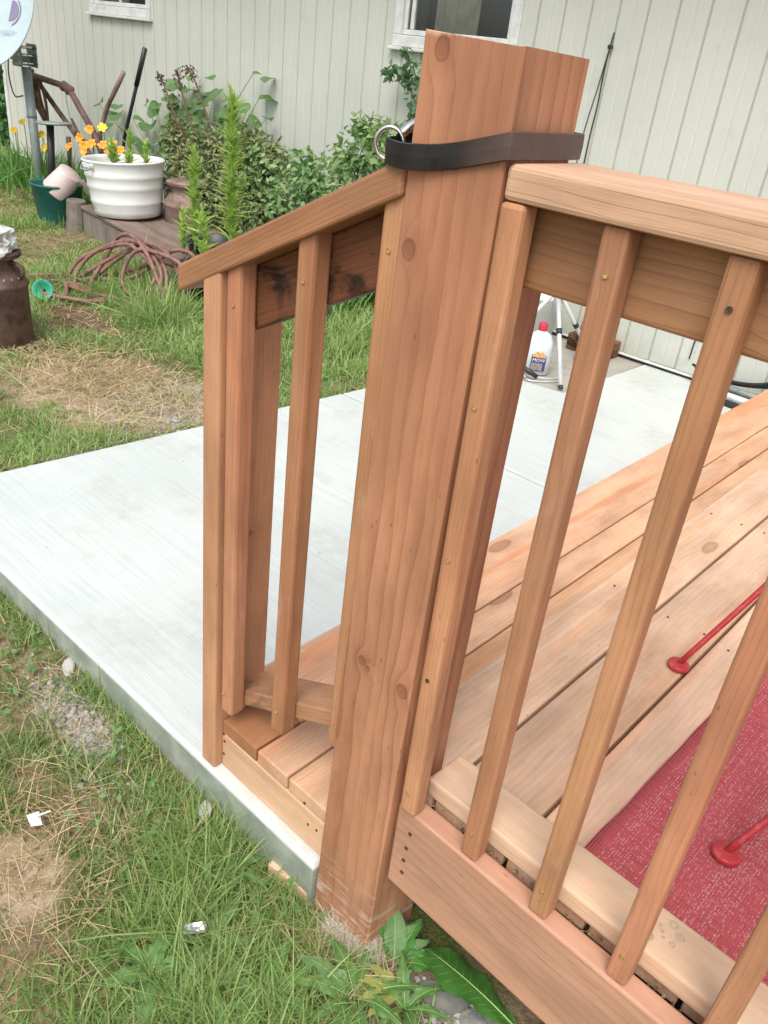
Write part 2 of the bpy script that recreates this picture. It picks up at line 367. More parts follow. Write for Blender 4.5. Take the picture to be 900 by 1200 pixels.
house = thing('house', 'long single-storey house wall of pale green grooved siding with white-trimmed windows', 'house', (-4, 3.75, -.3))
PITCH = .1691; YW = 3.75
wins = [(-7.29, -6.305, 1.186, 2.0), (-3.475, -2.487, 1.190, 2.0)]
def siding(x0, x1, xa, z0, z1):
    pts = []
    for u, d in ((0, .013), (.004, .013), (.009, 0), (.080, 0), (.083, .002), (.090, .002), (.093, 0), (PITCH-.006, 0), (PITCH-.001, .013)):
        x = xa+u
        if x0-1e-6 <= x <= x1+1e-6: pts.append((x, YW+d))
    if pts[0][0] > x0+1e-4: pts.insert(0, (x0, YW))
    if pts[-1][0] < x1-.0015: pts.append((x1-.001, YW))
    poly = pts + [(pts[-1][0], YW+.03), (pts[0][0], YW+.03)]; n = len(poly)
    V = [(x, y, z0) for x, y in poly] + [(x, y, z1) for x, y in poly]
    F = [(i, (i+1) % n, n+(i+1) % n, n+i) for i in range(n)] + [tuple(range(n))[::-1], tuple(range(n, 2*n))]
    pyobj('siding_board', V, F, M_sid, house)
k = -41
while True:
    xa = -2.213+PITCH*k; xb = xa+PITCH
    if xa > 2.6: break
    segs = [(xa, xb, -.285+random.uniform(-.002, .002), 2.35)]
    for (w0, w1, z0, z1) in wins:
        ns = []
        for (a_, b_, c_, d_) in segs:
            if b_ <= w0+.03 or a_ >= w1-.03: ns.append((a_, b_, c_, d_)); continue
            l, r = max(a_, w0+.03), min(b_, w1-.03)
            if a_ < l-.004: ns.append((a_, l, c_, d_))
            if b_ > r+.004: ns.append((r, b_, c_, d_))
            ns += [(l, r, c_, z0+.03), (l, r, z1-.03, d_)]
        segs = ns
    for (a_, b_, c_, d_) in segs: siding(a_, b_, xa, c_, d_)
    k += 1
abox('foundation', M_found, house, (-9.14, YW+.034, -.6), (2.7, YW+.30, -.20), .002)
abox('drip_edge', M_trim, house, (-9.14, YW-.012, -.300), (2.7, YW+.033, -.288), .002)
abox('corner_trim', M_trim, house, (-9.20, YW-.02, -.3), (-9.146, YW+.06, 2.35), .004)
abox('soffit', M_trim, house, (-9.6, YW-.5, 2.36), (3.0, YW+3, 2.44), .004)
pyobj('roof', [(-9.7, YW-.6, 2.45), (3.1, YW-.6, 2.45), (3.1, YW+3, 3.7), (-9.7, YW+3, 3.7), (-9.7, YW-.6, 2.53), (3.1, YW-.6, 2.53), (3.1, YW+3, 3.78), (-9.7, YW+3, 3.78)],
      [(0, 1, 2, 3), (4, 7, 6, 5), (0, 4, 5, 1), (1, 5, 6, 2), (2, 6, 7, 3), (3, 7, 4, 0)], M_found, house)
abox('back_wall', M_sid, house, (-9.13, YW+.4, -.3), (2.6, YW+5.9, 2.35), .002)
def window(w0, w1, z0, z1, curtain, split):
    fr = abox('window', M_trim, house, (w0, YW-.022, z0-.012), (w1, YW+.02, z0+.055), .006)       # sill, carries the rest
    t = .062
    abox('frame', M_trim, fr, (w0, YW-.018, z0+.056), (w0+t, YW+.02, z1), .005)
    abox('frame', M_trim, fr, (w1-t, YW-.018, z0+.056), (w1, YW+.02, z1), .005)
    abox('frame', M_trim, fr, (w0, YW-.018, z1+.001), (w1, YW+.02, z1+.07), .005)
    abox('sill', M_trim, fr, (w0-.02, YW-.045, z0-.034), (w1+.02, YW+.01, z0-.013), .005)
    abox('sash', M_trim, fr, (w0+t+.002, YW+.004, z0+.058), (w1-t-.002, YW+.028, z0+.088), .004)
    for xx in (w0+t+.002, split-.015, w1-t-.032):
        abox('sash', M_trim, fr, (xx, YW+.005, z0+.089), (xx+.030, YW+.029, z1-.01), .004)
    a_ = abox('glass', M_glass, fr, (w0+t, YW+.012, z0+.06), (w1-t, YW+.016, z1), 0)
    abox('room', M_in, fr, (w0+.01, YW+.30, z0-.2), (w1-.01, YW+.32, z1+.1), 0)
    c0, c1 = curtain; n = 26; V = []; F = []
    for i in range(n+1):
        x = c0+(c1-c0)*i/n; V += [(x, YW+.16+.02*math.sin(i*1.7), z0-.1), (x+.02, YW+.15+.02*math.sin(i*1.7), z1)]
    for i in range(n): F.append((2*i, 2*i+2, 2*i+3, 2*i+1))
    pyobj('curtain', V, F, M_curt, fr, sm=True)
window(*wins[0], (-7.2, -6.9), -6.8)
window(*wins[1], (-3.28, -2.93), -3.34)

# ================================================================ DECK, STEP, RAILINGS
SX = -.0165
def ry(x, y0): return y0 + SX*(x-.14)
deck = thing('wooden_deck', 'low wooden deck of pale pinkish boards running towards the house', 'deck', (.14, .0, -.45))
xb = .010; ends = []
while xb < 2.0:
    wv = .1495
    obj('deck_board', box_bm(3.66, wv, .036, .004, 2), M_deck, deck, frame((xb, .068, -.0365+random.uniform(-.0008, .0008)), (random.uniform(-.0004, .0004), 1, 0), (-1, 0, 0)) @ Matrix.Translation((0, -wv, 0)))
    ends.append(xb); xb += .157
def hboard(name, mat, parent, x0, x1, y0, z0, w, t, bev=.004, **k):
    """board along +x, thickness t in y, height w, following the slight skew of the front"""
    return board(name, mat, parent, (x0, ry(x0, y0)+t, z0), (1, SX, 0), (0, 0, 1), x1-x0, w, t, bev, **k)
hboard('rim_board', M_rim, deck, .132, 2.1, .010, -.200, .202, .0375)
board('riser_board', M_deck, deck, (.008, .16, -.180), (0, 1, 0), (0, 0, 1), 3.5, .142, .03)
hboard('end_joist', M_back, deck, .17, 2.1, 1.2, -.2, .16, .04)
hboard('end_joist', M_back, deck, .17, 2.1, 2.6, -.2, .16, .04)
board('side_board', M_rim, deck, (2.115, .05, -.2), (0, 1, 0), (0, 0, 1), 3.6, .16, .036)

step = thing('wooden_step', 'low step of reddish streaked boards beside the deck on the new slab', 'step', (-.2, .02, -.318))
obj('tread_board', box_bm(3.45, .196, .037, .004), M_step, step, frame((-.256, .142, -.215), (0, 1, 0), (-1, 0, 0)))
board('tread_board', M_hand, step, (-.257, .0165, -.2155), (0, 1, 0), (-1, 0, 0), .1245, .112, .037, .002)
board('tread_board', M_step, step, (-.157, .0155, -.215), (0, 1, 0), (-1, 0, 0), 3.60, .094, .037)
board('tread_board', M_step, step, (-.036, .0165, -.2155), (0, 1, 0), (-1, 0, 0), 3.60, .116, .037)
board('fascia_board', M_step, step, (-.372, .0395, -.3165), (1, -.003, 0), (0, 0, 1), .345, .0995, .024)
for y in (1.2, 2.4, 3.4): abox('step_joist', M_back, step, (-.42, y, -.3165), (-.03, y+.038, -.217))
board('side_board', M_step, step, (-.444, .16, -.3165), (0, 1, 0), (0, 0, 1), 3.3, .1, .03)

# corner post: a 6x6, widening very slightly towards the ground
post = thing('corner_post', 'thick square reddish cedar post at the deck corner with a black belt round it', 'post', (.06, .07, -.45))
def post_bm():
    bm = bmesh.new(); n = 24; rings = []
    z0, z1 = -.60, 1.146
    for i in range(n+1):
        t = i/n; z = z0+(z1-z0)*t
        u = (z-1.146)/(-1.6)      # 0 at top, 1 at ground
        c = [(-.034*u, -.004*u), (.138-.021*u, -.004*u), (.138-.009*u, .137-.008*u), (-.034*u, .137)]
        # one vertical edge chamfer via octagon
        ch = .004; ring = []
        for k in range(4):
            p_ = Vector(c[k]); a_ = (Vector(c[k-1])-p_).normalized(); b_ = (Vector(c[(k+1) % 4])-p_).normalized()
            ring += [p_+a_*ch, p_+b_*ch]
        w = .0012
        rings.append([bm.verts.new((z-z0, q_.x+w*noise.noise(Vector((z*4, k_, 1))), q_.y)) for k_, q_ in enumerate(ring)])
    for v, dz in zip(rings[-1], (.006, .005, -.002, -.001, -.004, -.006, .002, .003)): v.co.x += dz
    m = len(rings[0])
    for a_, b_ in zip(rings, rings[1:]):
        for k in range(m): bm.faces.new((a_[k], b_[k], b_[(k+1) % m], a_[(k+1) % m]))
    bm.faces.new(rings[0]); bm.faces.new(rings[-1][::-1])
    bmesh.ops.recalc_face_normals(bm, faces=bm.faces)
    return bm
obj('post_timber', post_bm(), M_post, post, frame((0, 0, -.60), (0, 0, 1), (1, 0, 0)))

def vboard(name, mat, parent, x, y, z0, z1, wx, wy, lean=0, bot=0, top=0, bev=.004, ln_y=0):
    """upright: local X up, local Y along world x, sheared ends"""
    d = Vector((lean, ln_y, z1-z0)); M = frame((x, y, z0), d, (1, 0, 0))
    bm = box_bm(d.length, wx, wy, bev, 2, c0=bot, c1=top)
    return obj(name, bm, mat, parent, M)
def screw(parent, p, n, mat=None, r=.0036):
    bm = lathe_bm([(0, .0012), (r*.35, .0004), (r*.4, .0012), (r, .0014), (r*1.05, 0)], 10)
    return obj('screw', bm, mat or M_screw, parent, axis_m(p, n))

rail = thing('deck_railing', 'deck railing of square balusters under a flat wooden cap rail, right of the corner post', 'railing', (.9, .03, 0))
hboard('cap_rail', M_rail, rail, .141, 2.1, .004, .9955, .0385, .145, .006)
hboard('backer_board', M_back, rail, .142, 2.1, .048, .897, .097, .038)
hboard('bottom_rail', M_pale, rail, .150, 2.1, .062, .0012, .0385, .089, .005)
bx = [.138, .264, .400, .537, .672] + [.672+.1365*i for i in range(1, 10)]
for i, x in enumerate(bx):
    yb = ry(x, .013) if i else .002
    b = vboard('baluster', M_bal, rail, x, yb, .0035, .9945, .0325, .0325, lean=0, bev=.0055)
    if i: screw(b, (x+.015, yb-.0005, .06), (0, -1, 0)); screw(b, (x+.017, yb-.0005, .945), (0, -1, 0), M_screw if i % 2 else M_screwd)
    else:
        for z in (.05, .30, .52, .75): screw(b, (x+.014, yb-.0005, z), (0, -1, 0), M_screw if z != .30 else M_screwd)
for (x, z) in ((.166, -.045), (.163, -.085), (.162, -.118), (.163, -.150)): screw(rail, (x, ry(x, .0095), z), (0, -1, 0), M_screwd, .0038)
vboard('end_post', M_bal, rail, 2.105, .0, -.44, 1.06, .09, .09)

srail = thing('stair_railing', 'short sloping stair railing with three balusters, left of the corner post', 'railing', (-.2, .02, -.2))
TH = math.atan(.497); cx_, sx_ = math.cos(TH), math.sin(TH)
def sboard(name, mat, x0, z0, L, w, y0, t, c0=0, c1=0, bev=.004):
    """board rising to the right; (x0,z0) lower-left bottom corner, w up-slope-normal, t in y"""
    return board(name, mat, srail, (x0, y0+t, z0), (cx_, 0, sx_), (-sx_, 0, cx_), L, w, t, bev, c0=c0, c1=c1)
sboard('handrail', M_hand, -.4745, .7400, .527, .0400, -.007, .094, c0=.47, c1=.497, bev=.0045)
sboard('backer_board', M_darkb, -.400, .674, .46, .092, .040, .036, c1=.5)
sboard('bottom_rail', M_strail, -.366, -.139, .388, .0385, .040, .086, c0=-.02, c1=.5)
newel = vboard('newel_board', M_newel, srail, -.420, -.005, -.3165, .785, .0455, .138, lean=.014, top=.45)
for k, (x, z0, z1, ln) in enumerate(((-.3605, -.131, .812, .006), (-.202, -.066, .888, .010), (-.0445, .014, .966, .008))):
    b = vboard('baluster', M_bal, srail, x, .002, z0, z1, .0355, .0365, lean=ln, bot=.03, top=.45, bev=.006)
    screw(b, (x+.018, .0014, z0+.055), (0, -1, 0)); screw(b, (x+.026, .0014, z1-.06), (0, -1, 0))
    if k == 0: screw(b, (x+.008, .0014, z0+.05), (0, -1, 0))
for (x, z) in ((-.365, -.215), (-.362, -.235), (-.364, -.275), (-.10, -.205), (-.085, -.255), (-.06, -.25)): screw(step, (x, .0148, z), (0, -1, 0), M_screwd, .003)
for ex in ends[:4]:
    for yy in (.9, 1.55, 2.2):
        for dx in (.03, .12): screw(deck, (ex+dx+.002*random.random(), yy+.05*random.random(), .0006), (0, 0, 1), M_screwd, .003)

nn_ = 60; gx = rng.uniform(.16, 1.1, nn_)
def litter_bits(name, label, x, y, z):
    k = len(x); nr = rng.normal(0, .4, (k, 3))+np.array([0, 0, 1]); nr /= np.linalg.norm(nr, axis=1, keepdims=True)
    ax = np.cross(nr, rng.normal(0, 1, (k, 3))); ax /= np.linalg.norm(ax, axis=1, keepdims=True)
    sd_ = np.cross(nr, ax); Lb = rng.uniform(.006, .016, k)[:, None]; C = np.stack([x, y, z], 1)
    V = np.stack([C-ax*Lb/2, C+sd_*Lb*.25+nr*.002, C+ax*Lb/2, C-sd_*Lb*.25+nr*.001], 1).reshape(-1, 3)
    me = bpy.data.meshes.new(name); me.from_pydata(V.tolist(), [], [(4*i, 4*i+1, 4*i+2, 4*i+3) for i in range(k)]); me.materials.append(simple('dry_leaf_bits', (.10, .06, .035), .9, 0, (.22, .15, .09), 90))
    o = put(bpy.data.objects.new(name, me)); o['kind'] = 'stuff'; return tag(o, label, 'debris')
litter_bits('leaf_debris', 'brown leaf crumbs caught in the gap behind the rim board', gx, .0535+SX*(gx-.14)+rng.uniform(-.004, .006, nn_), rng.uniform(-.012, .001, nn_))

# belt
M_leather, N, L, P = newmat('worn_black_leather'); g = G(N, L); p = g.obj()
q = g.sep(p)
n = g.ss(g.m('ADD', q[0], g.m('MULTIPLY', g.noise(p, 18, 3), .08)), .10, .19)
L.new(g.mix(n, (.012, .011, .011), (.085, .055, .048)), P.inputs['Base Color']); L.new(g.ss(g.noise(p, 40, 4), .35, .65, .28, .55), P.inputs['Roughness'])
g.bump(g.noise(p, 220, 4, .6), .3, .0008, P)
belt = thing('leather_belt', 'black leather belt wrapped round the post top, ending in a chrome ring', 'belt', (.07, 0, 1.03))
def ribbon(name, pts, h, t, mat, parent):
    P_ = spline(pts, 6); V = []; F = []
    for i, c in enumerate(P_):
        d = P_[min(i+1, len(P_)-1)]-P_[max(i-1, 0)]; nrm = Vector((d.y, -d.x, 0)).normalized()
        for k_, (a_, b_) in enumerate(((0, 0), (1, .12), (1, .88), (0, 1), (-0.0, 1), (-.0, 0))[:4]):
            pass
        o_ = c + nrm*t; zc = h/2
        V += [tuple(c+Vector((0, 0, -zc))), tuple(o_+Vector((0, 0, -zc+.001))), tuple(o_+nrm*.0006+Vector((0, 0, 0))), tuple(o_+Vector((0, 0, zc-.001))), tuple(c+Vector((0, 0, zc)))]
    for i in range(len(P_)-1):
        for k_ in range(5):
            a_ = i*5+k_; b_ = i*5+(k_+1) % 5; F.append((a_, b_, b_+5, a_+5))
    F += [tuple(range(5))[::-1], tuple(range(len(V)-5, len(V)))]
    return pyobj(name, V, F, mat, parent)
ribbon('strap', [(-.030, .020, 1.024), (-.036, .004, 1.023), (-.026, -.008, 1.022), (.0, -.012, 1.021), (.035, -.006, 1.024), (.070, -.003, 1.031), (.110, -.003, 1.042), (.138, -.003, 1.050), (.1435, .004, 1.0515), (.1455, .05, 1.0515), (.147, .10, 1.0515), (.1455, .133, 1.0515), (.139, .140, 1.0515), (.10, .146, 1.051)], .029, .0035, M_leather, belt)
ribbon('strap', [(.10, .146, 1.050), (.0, .150, 1.045), (-.012, .140, 1.040), (-.020, .09, 1.034), (-.030, .040, 1.030), (-.033, .012, 1.028)], .026, .003, M_leather, belt)
M_chrome = simple('chrome', (.72, .72, .70), .25, 1)
ring = [(-.038+.0185*math.cos(t)*.8, .004+.009*math.cos(t), 1.029+.0185*math.sin(t)) for t in np.linspace(0, 2*math.pi, 25)]
tube('ring', ring, .0026, M_chrome, belt, 8)
tube('ring', spline([(-.036, .022, 1.040), (-.026, .030, 1.052), (-.006, .036, 1.060), (.006, .045, 1.056)], 5), .0062, M_chrome, belt, 8)
bpy.data.objects['ring']['label'] = 'round thin chrome ring'

# rug
M_rug, N, L, P = newmat('woven_red_rug'); g = G(N, L); p = g.obj(); q = g.sep(p)
u = g.m('MULTIPLY', q[0], 420); v = g.m('MULTIPLY', q[1], 640)
tu = g.m('ABSOLUTE', g.m('SINE', g.m('MULTIPLY', u, 1.5708))); tv = g.m('ABSOLUTE', g.m('SINE', g.m('MULTIPLY', v, 1.5708)))
cell = g.comb(g.m('FLOOR', u), g.m('FLOOR', g.m('MULTIPLY', v, .5)), 0); rowm = N.new('ShaderNodeTexWhiteNoise'); rowm.noise_dimensions = '1D'; L.new(g.m('FLOOR', u), rowm.inputs['W'])
wnn = N.new('ShaderNodeTexWhiteNoise'); L.new(cell, wnn.inputs[0])
fl = g.m('GREATER_THAN', g.m('ADD', g.m('ADD', wnn.outputs['Value'], g.m('MULTIPLY', g.noise(g.vm('MULTIPLY', p, (30, 6, 1)), 1, 3), .35)), g.m('MULTIPLY', rowm.outputs['Value'], .45)), 1.20)
fl = g.m('MULTIPLY', fl, g.m('GREATER_THAN', tu, .45))
c = g.mix(g.noise(p, 60, 4, .7), (.46, .075, .085), (.58, .13, .14))
c = g.mix(g.m('MULTIPLY', g.ss(g.noise(g.vm('MULTIPLY', p, (8, 240, 1)), 1, 2), .5, .65), .4), c, (.25, .035, .055))
edge = g.m('MULTIPLY', g.m('GREATER_THAN', q[0], .022), g.m('GREATER_THAN', q[1], .012))
c = g.mix(g.m('MULTIPLY', g.m('MULTIPLY', fl, edge), .55), c, (.66, .46, .45))
L.new(c, P.inputs['Base Color']); P.inputs['Roughness'].default_value = .9; P.inputs['Specular IOR Level'].default_value = .15
g.bump(g.m('ADD', g.m('MULTIPLY', tu, tv), g.m('MULTIPLY', g.m('GREATER_THAN', g.m('ABSOLUTE', g.m('SUBTRACT', q[0], .019)), .003), .8)), .8, .002, P)
bm = bmesh.new(); nxr, nyr = 46, 70; rw, rl = 1.15, 1.75; grid = {}
for i in range(nxr+1):
    for j in range(nyr+1):
        x, y = rw*i/nxr, rl*j/nyr
        e_ = .003*noise.noise(Vector((i*.25, j*.25, 2)))
        z = .0075+.0022*noise.noise(Vector((x*9, y*9, 5)))+(.0015 if i < 1 or j < 1 else 0)
        grid[i, j] = bm.verts.new((x+(e_ if i == 0 else 0)+ .012*y/rl, y, z))
for i in range(nxr):
    for j in range(nyr): bm.faces.new((grid[i, j], grid[i+1, j], grid[i+1, j+1], grid[i, j+1]))
ext = [e2 for e2 in bm.edges if e2.is_boundary]; r_ = bmesh.ops.extrude_edge_only(bm, edges=ext)
for v_ in r_['geom']:
    if isinstance(v_, bmesh.types.BMVert): v_.co.z = .0005
tag(obj('rug', bm, M_rug, None, frame((.4065, .158, .0), (1, -.0165, 0), (0.01, 1, 0)), sm=True), 'flat woven red rug flecked with white, lying on the deck boards', 'rug')

# red chair: raked tube legs on disc feet
M_red = simple('red_enamel', (.42, .028, .035), .4, 0, (.50, .09, .09), 60, lo=.5, hi=.7)
chair = thing('patio_chair', 'red tubular metal chair with raked legs on round feet, standing on the rug', 'chair', (.44, .55, .0))
feet = [(.300, .763, .0), (.582, .337, .010), (.98, 1.10, 0), (1.26, .70, .010)]; tops = [(.452, 1.035, .40), (.745, .640, .40), (.86, 1.31, .40), (1.15, .92, .40)]
for f, t_ in zip(feet, tops):
    lg = tube('leg', spline([(f[0], f[1], f[2]+.012), tuple((Vector(f)*.5+Vector(t_)*.5)), t_], 5), .0066, M_red, chair, 12)
    obj('foot', lathe_bm([(0, .0), (.022, .0), (.0245, .003), (.0245, .010), (.022, .0125), (.014, .0115), (.009, .0145), (0, .0145)], 26), M_red, lg, axis_m((f[0], f[1], f[2]+.001), (.03, .05, 1)), sm=True)
tube('seat_frame', spline([tops[0], tops[1], tops[3], tops[2], tops[0]], 6), .009, M_red, chair, 10)
for i in range(8):
    t = (i+.5)/8; a_ = Vector(tops[0]).lerp(Vector(tops[2]), t); b_ = Vector(tops[1]).lerp(Vector(tops[3]), t)
    tube('seat_slat', [a_, (a_+b_)/2-Vector((0, 0, .01)), b_], .008, M_red, chair, 6)
tube('back_frame', spline([tops[2], (.95, 1.5, .62), (1.0, 1.55, .85), (1.2, 1.30, .85), (1.22, 1.15, .62), tops[3]], 5), .009, M_red, chair, 8)

# lumber stamp printed on the bottom rail
M_stamp = simple('grey_ink', (.33, .27, .21), .8, 0, (.5, .36, .25), 300, lo=.35, hi=.6)
def flat_disc(name, c, r, mat, parent, r_in=0):
    n = 20; V = [(c[0]+r*math.cos(2*math.pi*i/n), c[1]+r*math.sin(2*math.pi*i/n), c[2]) for i in range(n)]
    if r_in:
        V += [(c[0]+r_in*math.cos(2*math.pi*i/n), c[1]+r_in*math.sin(2*math.pi*i/n), c[2]) for i in range(n)]
        return pyobj(name, V, [(i, (i+1) % n, n+(i+1) % n, n+i) for i in range(n)], mat, parent)
    return pyobj(name, V, [tuple(range(n))], mat, parent)

st = thing('lumber_stamp', 'faint grey round ink stamp marks on the bottom rail beside the rug', 'stamp', (.545, .11, .0405))
for (x, y, r, ri) in ((.560, .088, .0085, .0), (.580, .133, .008, .004), (.596, .121, .008, .0), (.566, .118, .003, 0), (.572, .110, .003, 0), (.577, .102, .003, 0), (.592, .101, .005, .002)):
    flat_disc('ink_mark', (x, y+SX*(x-.14), .0402), r, M_stamp, st, ri)

# ================================================================ YARD OBJECTS
M_rust = simple('brown_rust', (.16, .095, .075), .75, .2, (.085, .045, .035), 14, .5, 60, .003)
M_rustl = simple('greyish_rust', (.30, .22, .185), .8, .1, (.17, .105, .085), 9, .5, 60, .003)
M_hose = simple('faded_red_brown_hose', (.27, .14, .115), .6, 0, (.17, .085, .07), 30)
M_white = simple('white_enamel', (.78, .80, .78), .25, 0, (.70, .72, .70), 5)
M_teal = simple('teal_plastic', (.015, .115, .105), .4, 0, (.02, .15, .135), 8)
M_pink = simple('pale_pink_plastic', (.62, .52, .50), .5, 0, (.56, .45, .43), 9)
M_black = simple('black_plastic', (.022, .026, .028), .4)
M_galv = simple('grey_galvanised_steel', (.26, .30, .29), .5, .3, (.33, .37, .35), 30)
M_dish = simple('pale_blue_grey_dish', (.47, .57, .60), .45, 0, (.42, .52, .56), 7)
M_oldwood = wood('weathered_wood', (.26, .235, .20), (.20, .17, .14), (.10, .08, .065), freq=60, knots=.8, ringamt=.5, stain=.35, stainc=(.12, .07, .05), rough=.85)
M_topwood = wood('weathered_brown_top', (.27, .20, .165), (.20, .145, .12), (.10, .07, .055), freq=60, ringamt=.5, rough=.85)
M_soil = simple('potting_soil', (.055, .038, .027), .95, 0, (.10, .075, .055), 30, .8, 60, .01)
M_stone = simple('grey_stone', (.20, .20, .19), .9, 0, (.30, .285, .26), 12, .8, 40, .006)
M_white_rock = simple('lichen_white_rock', (.60, .60, .57), .9, 0, (.36, .35, .33), 26, .8, 60, .008)
M_slate = simple('dark_slate', (.15, .15, .145), .8, 0, (.22, .21, .195), 10, .5, 50, .004)

# --- satellite dish
dx, dy = -7.03, 2.95
dish = thing('satellite_dish', 'pale blue satellite dish on a grey steel mast beside the teal bucket', 'satellite dish', (dx, dy, -.42))
tube('mast', [(dx+.06, dy, -.5), (dx, dy, .70)], .040, M_galv, dish, 16)
tube('mast_clamp', [(dx+.018, dy, .30), (dx+.016, dy, .34)], .043, M_galv, dish, 16)
br = abox('bracket', M_galv, dish, (dx-.09, dy-.075, .70), (dx+.085, dy-.067, .88), .004)
abox('bracket_plate', M_galv, br, (dx-.09, dy+.062, .70), (dx+.085, dy+.07, .88), .004)
for (ax, az) in ((-.06, .73), (.06, .73), (.06, .79), (.06, .85), (0, .72), (-.04, .85)):
    tube('bolt', [(dx+ax, dy-.086, az), (dx+ax, dy+.08, az)], .011, M_chrome, br, 8)
abox('tilt_arm', M_galv, br, (dx-.22, dy-.03, .74), (dx+.01, dy+.04, .80), .006)
dn = Vector((.38, -.86, .36)).normalized()        # dish boresight
dc = Vector((-7.12, 2.76, 1.09))
Mq = Matrix.Translation(dc) @ dn.to_track_quat('Z', 'Y').to_matrix().to_4x4()
prof = [(0, 0)]+[(r, r*r*.42) for r in np.linspace(.05, .455, 10)] + [(.468, .094), (.470, .086), (.462, .076), (.44, .062), (.3, .022), (0, -.015)]
bm = lathe_bm(prof, 48)
for v in bm.verts: v.co.y *= 1.06
refl = obj('reflector', bm, M_dish, dish, Mq, sm=True)
tube('feed_arm', [dc-dn*.02+Vector((0, 0, -.44)), dc+dn*.30+Vector((0, 0, -.36)), dc+dn*.52+Vector((0, 0, -.10))], .02, M_galv, dish, 8)
abox('feed_horn', M_black, dish, tuple(dc+dn*.50+Vector((-.08, -.05, -.12))), tuple(dc+dn*.50+Vector((.08, .07, .02))), .02)
tube('coax_cable', spline([(dx-.3, dy, .80), (dx-.28, dy-.03, .62), (dx-.17, dy-.05, .46), (dx-.03, dy-.04, .47)], 6), .006, M_black, dish)
M_logo = simple('dish_logo_ink', (.16, .17, .28), .5, 0, (.22, .20, .30), 6)
def on_dish(name, pts, mat, dz=.004):
    V = [(x, y, (x*x+(y/1.06)**2)*.42+dz) for x, y in pts]
    return pyobj(name, V, [tuple(range(len(V)))], mat, refl, Mq)
lc = (.24, -.02)       # emblem: a D made of a solid wedge and a swoosh
D1 = [(lc[0]-.05+.095*math.cos(t), lc[1]+.03+.085*math.sin(t)) for t in np.linspace(-.9, 1.4, 10)] + [(lc[0]-.045, lc[1]+.11), (lc[0]-.06, lc[1]-.05)]
on_dish('logo', D1, M_logo)
D2 = [(lc[0]-.05+.125*math.cos(t), lc[1]+.025+.115*math.sin(t)) for t in np.linspace(-1.35, .9, 12)] + [(lc[0]-.05+.108*math.cos(t), lc[1]+.028+.10*math.sin(t)) for t in np.linspace(.9, -1.15, 12)]
on_dish('logo', D2, M_logo)
def text_mesh(name, s_, size, mat, parent, M):
    cu = bpy.data.curves.new(name, 'FONT'); cu.body = s_; cu.size = size; cu.extrude = .0006; cu.align_x = 'CENTER'; cu.resolution_u = 2
    to = bpy.data.objects.new(name, cu); COL.objects.link(to); bpy.context.view_layer.update()
    me = bpy.data.meshes.new_from_object(to.evaluated_get(bpy.context.evaluated_depsgraph_get())); bpy.data.objects.remove(to)
    me.materials.clear(); me.materials.append(mat)
    return put(bpy.data.objects.new(name, me), parent, M)
text_mesh('lettering', 'DIRECTV', .042, simple('pale_ink', (.30, .38, .42), .6), refl, Mq @ Matrix.Translation((lc[0]-.02, lc[1]-.16, .048)))

# --- hose and pipe
tag(tube('garden_pipe', spline([(-9.0, 3.05, -.36), (-8.2, 2.95, -.36), (-7.4, 2.9, -.365), (-6.3, 2.85, -.375)], 6), .031, M_hose, None, 12), 'rusty red pipe lying in the grass left of the teal bucket', 'pipe')
hz = -.385
hp = [(-3.62, 2.12, hz+.02), (-3.68, 2.06, -.30), (-3.83, 2.06, -.12), (-4.06, 2.10, -.055), (-4.24, 2.10, -.10), (-4.30, 2.03, -.25), (-4.22, 1.88, -.36), (-4.02, 1.78, -.39), (-3.90, 1.80, -.39),
      (-3.98, 1.66, -.39), (-4.25, 1.52, -.385), (-4.42, 1.66, -.385), (-4.33, 1.92, -.37), (-4.20, 2.04, -.24), (-4.02, 2.12, -.10), (-3.84, 2.15, -.08), (-3.68, 2.16, -.16), (-3.60, 2.18, -.33), (-3.55, 2.10, -.40),
      (-3.72, 1.98, -.395), (-3.96, 1.96, -.34), (-4.00, 2.00, -.22), (-3.93, 2.05, -.11), (-3.80, 2.09, -.095), (-3.62, 2.15, -.13), (-3.52, 2.22, -.28), (-3.52, 2.2, -.40)]
hose = thing('garden_hose', 'faded red-brown garden hose flopped in loose coils against the wooden planter', 'hose', (-4, 2, -.41))
tube('hose_loop', spline(hp, 10), .0135, M_hose, hose, 8)
tube('hose_loop', spline([(-4.20, 1.52, -.40), (-4.10, 1.63, -.39), (-4.32, 1.78, -.375), (-4.40, 2.05, -.38), (-4.18, 2.16, -.30), (-3.95, 2.18, -.20), (-3.78, 2.20, -.18), (-3.66, 2.24, -.22), (-3.6, 2.3, -.36)], 8), .0135, M_hose, hose, 8)
tube('hose_loop', spline([(-4.62, 1.66, -.39), (-4.50, 1.84, -.375), (-4.30, 1.98, -.37), (-4.12, 2.12, -.33), (-4.0, 2.22, -.22), (-3.88, 2.28, -.12), (-3.74, 2.33, -.12), (-3.64, 2.36, -.26)], 8), .0135, M_hose, hose, 8)
for k in range(3):
    o_ = Vector((random.uniform(-.12, .12), random.uniform(-.08, .12), 0)); f_ = 1+.12*k
    tube('hose_loop', spline([tuple(Vector(v)+o_*(1 if i % 2 else .6)) for i, v in enumerate([(-4.38, 1.86, -.375), (-4.28, 1.98, -.27+.03*k), (-4.08, 2.08, -.15+.03*k), (-3.86, 2.12, -.13+.02*k), (-3.70, 2.10, -.22), (-3.66, 2.02, -.34), (-3.80, 1.92, -.385), (-4.1, 1.82, -.385), (-4.34, 1.80, -.38)])], 8), .0135, M_hose, hose, 8)
fun = thing('funnel', 'small green plastic funnel lying in the grass beside the hose', 'funnel', (-4.20, 1.50, -.36))
M_green = simple('green_plastic', (.03, .33, .21), .4, 0, (.05, .42, .28), 10)
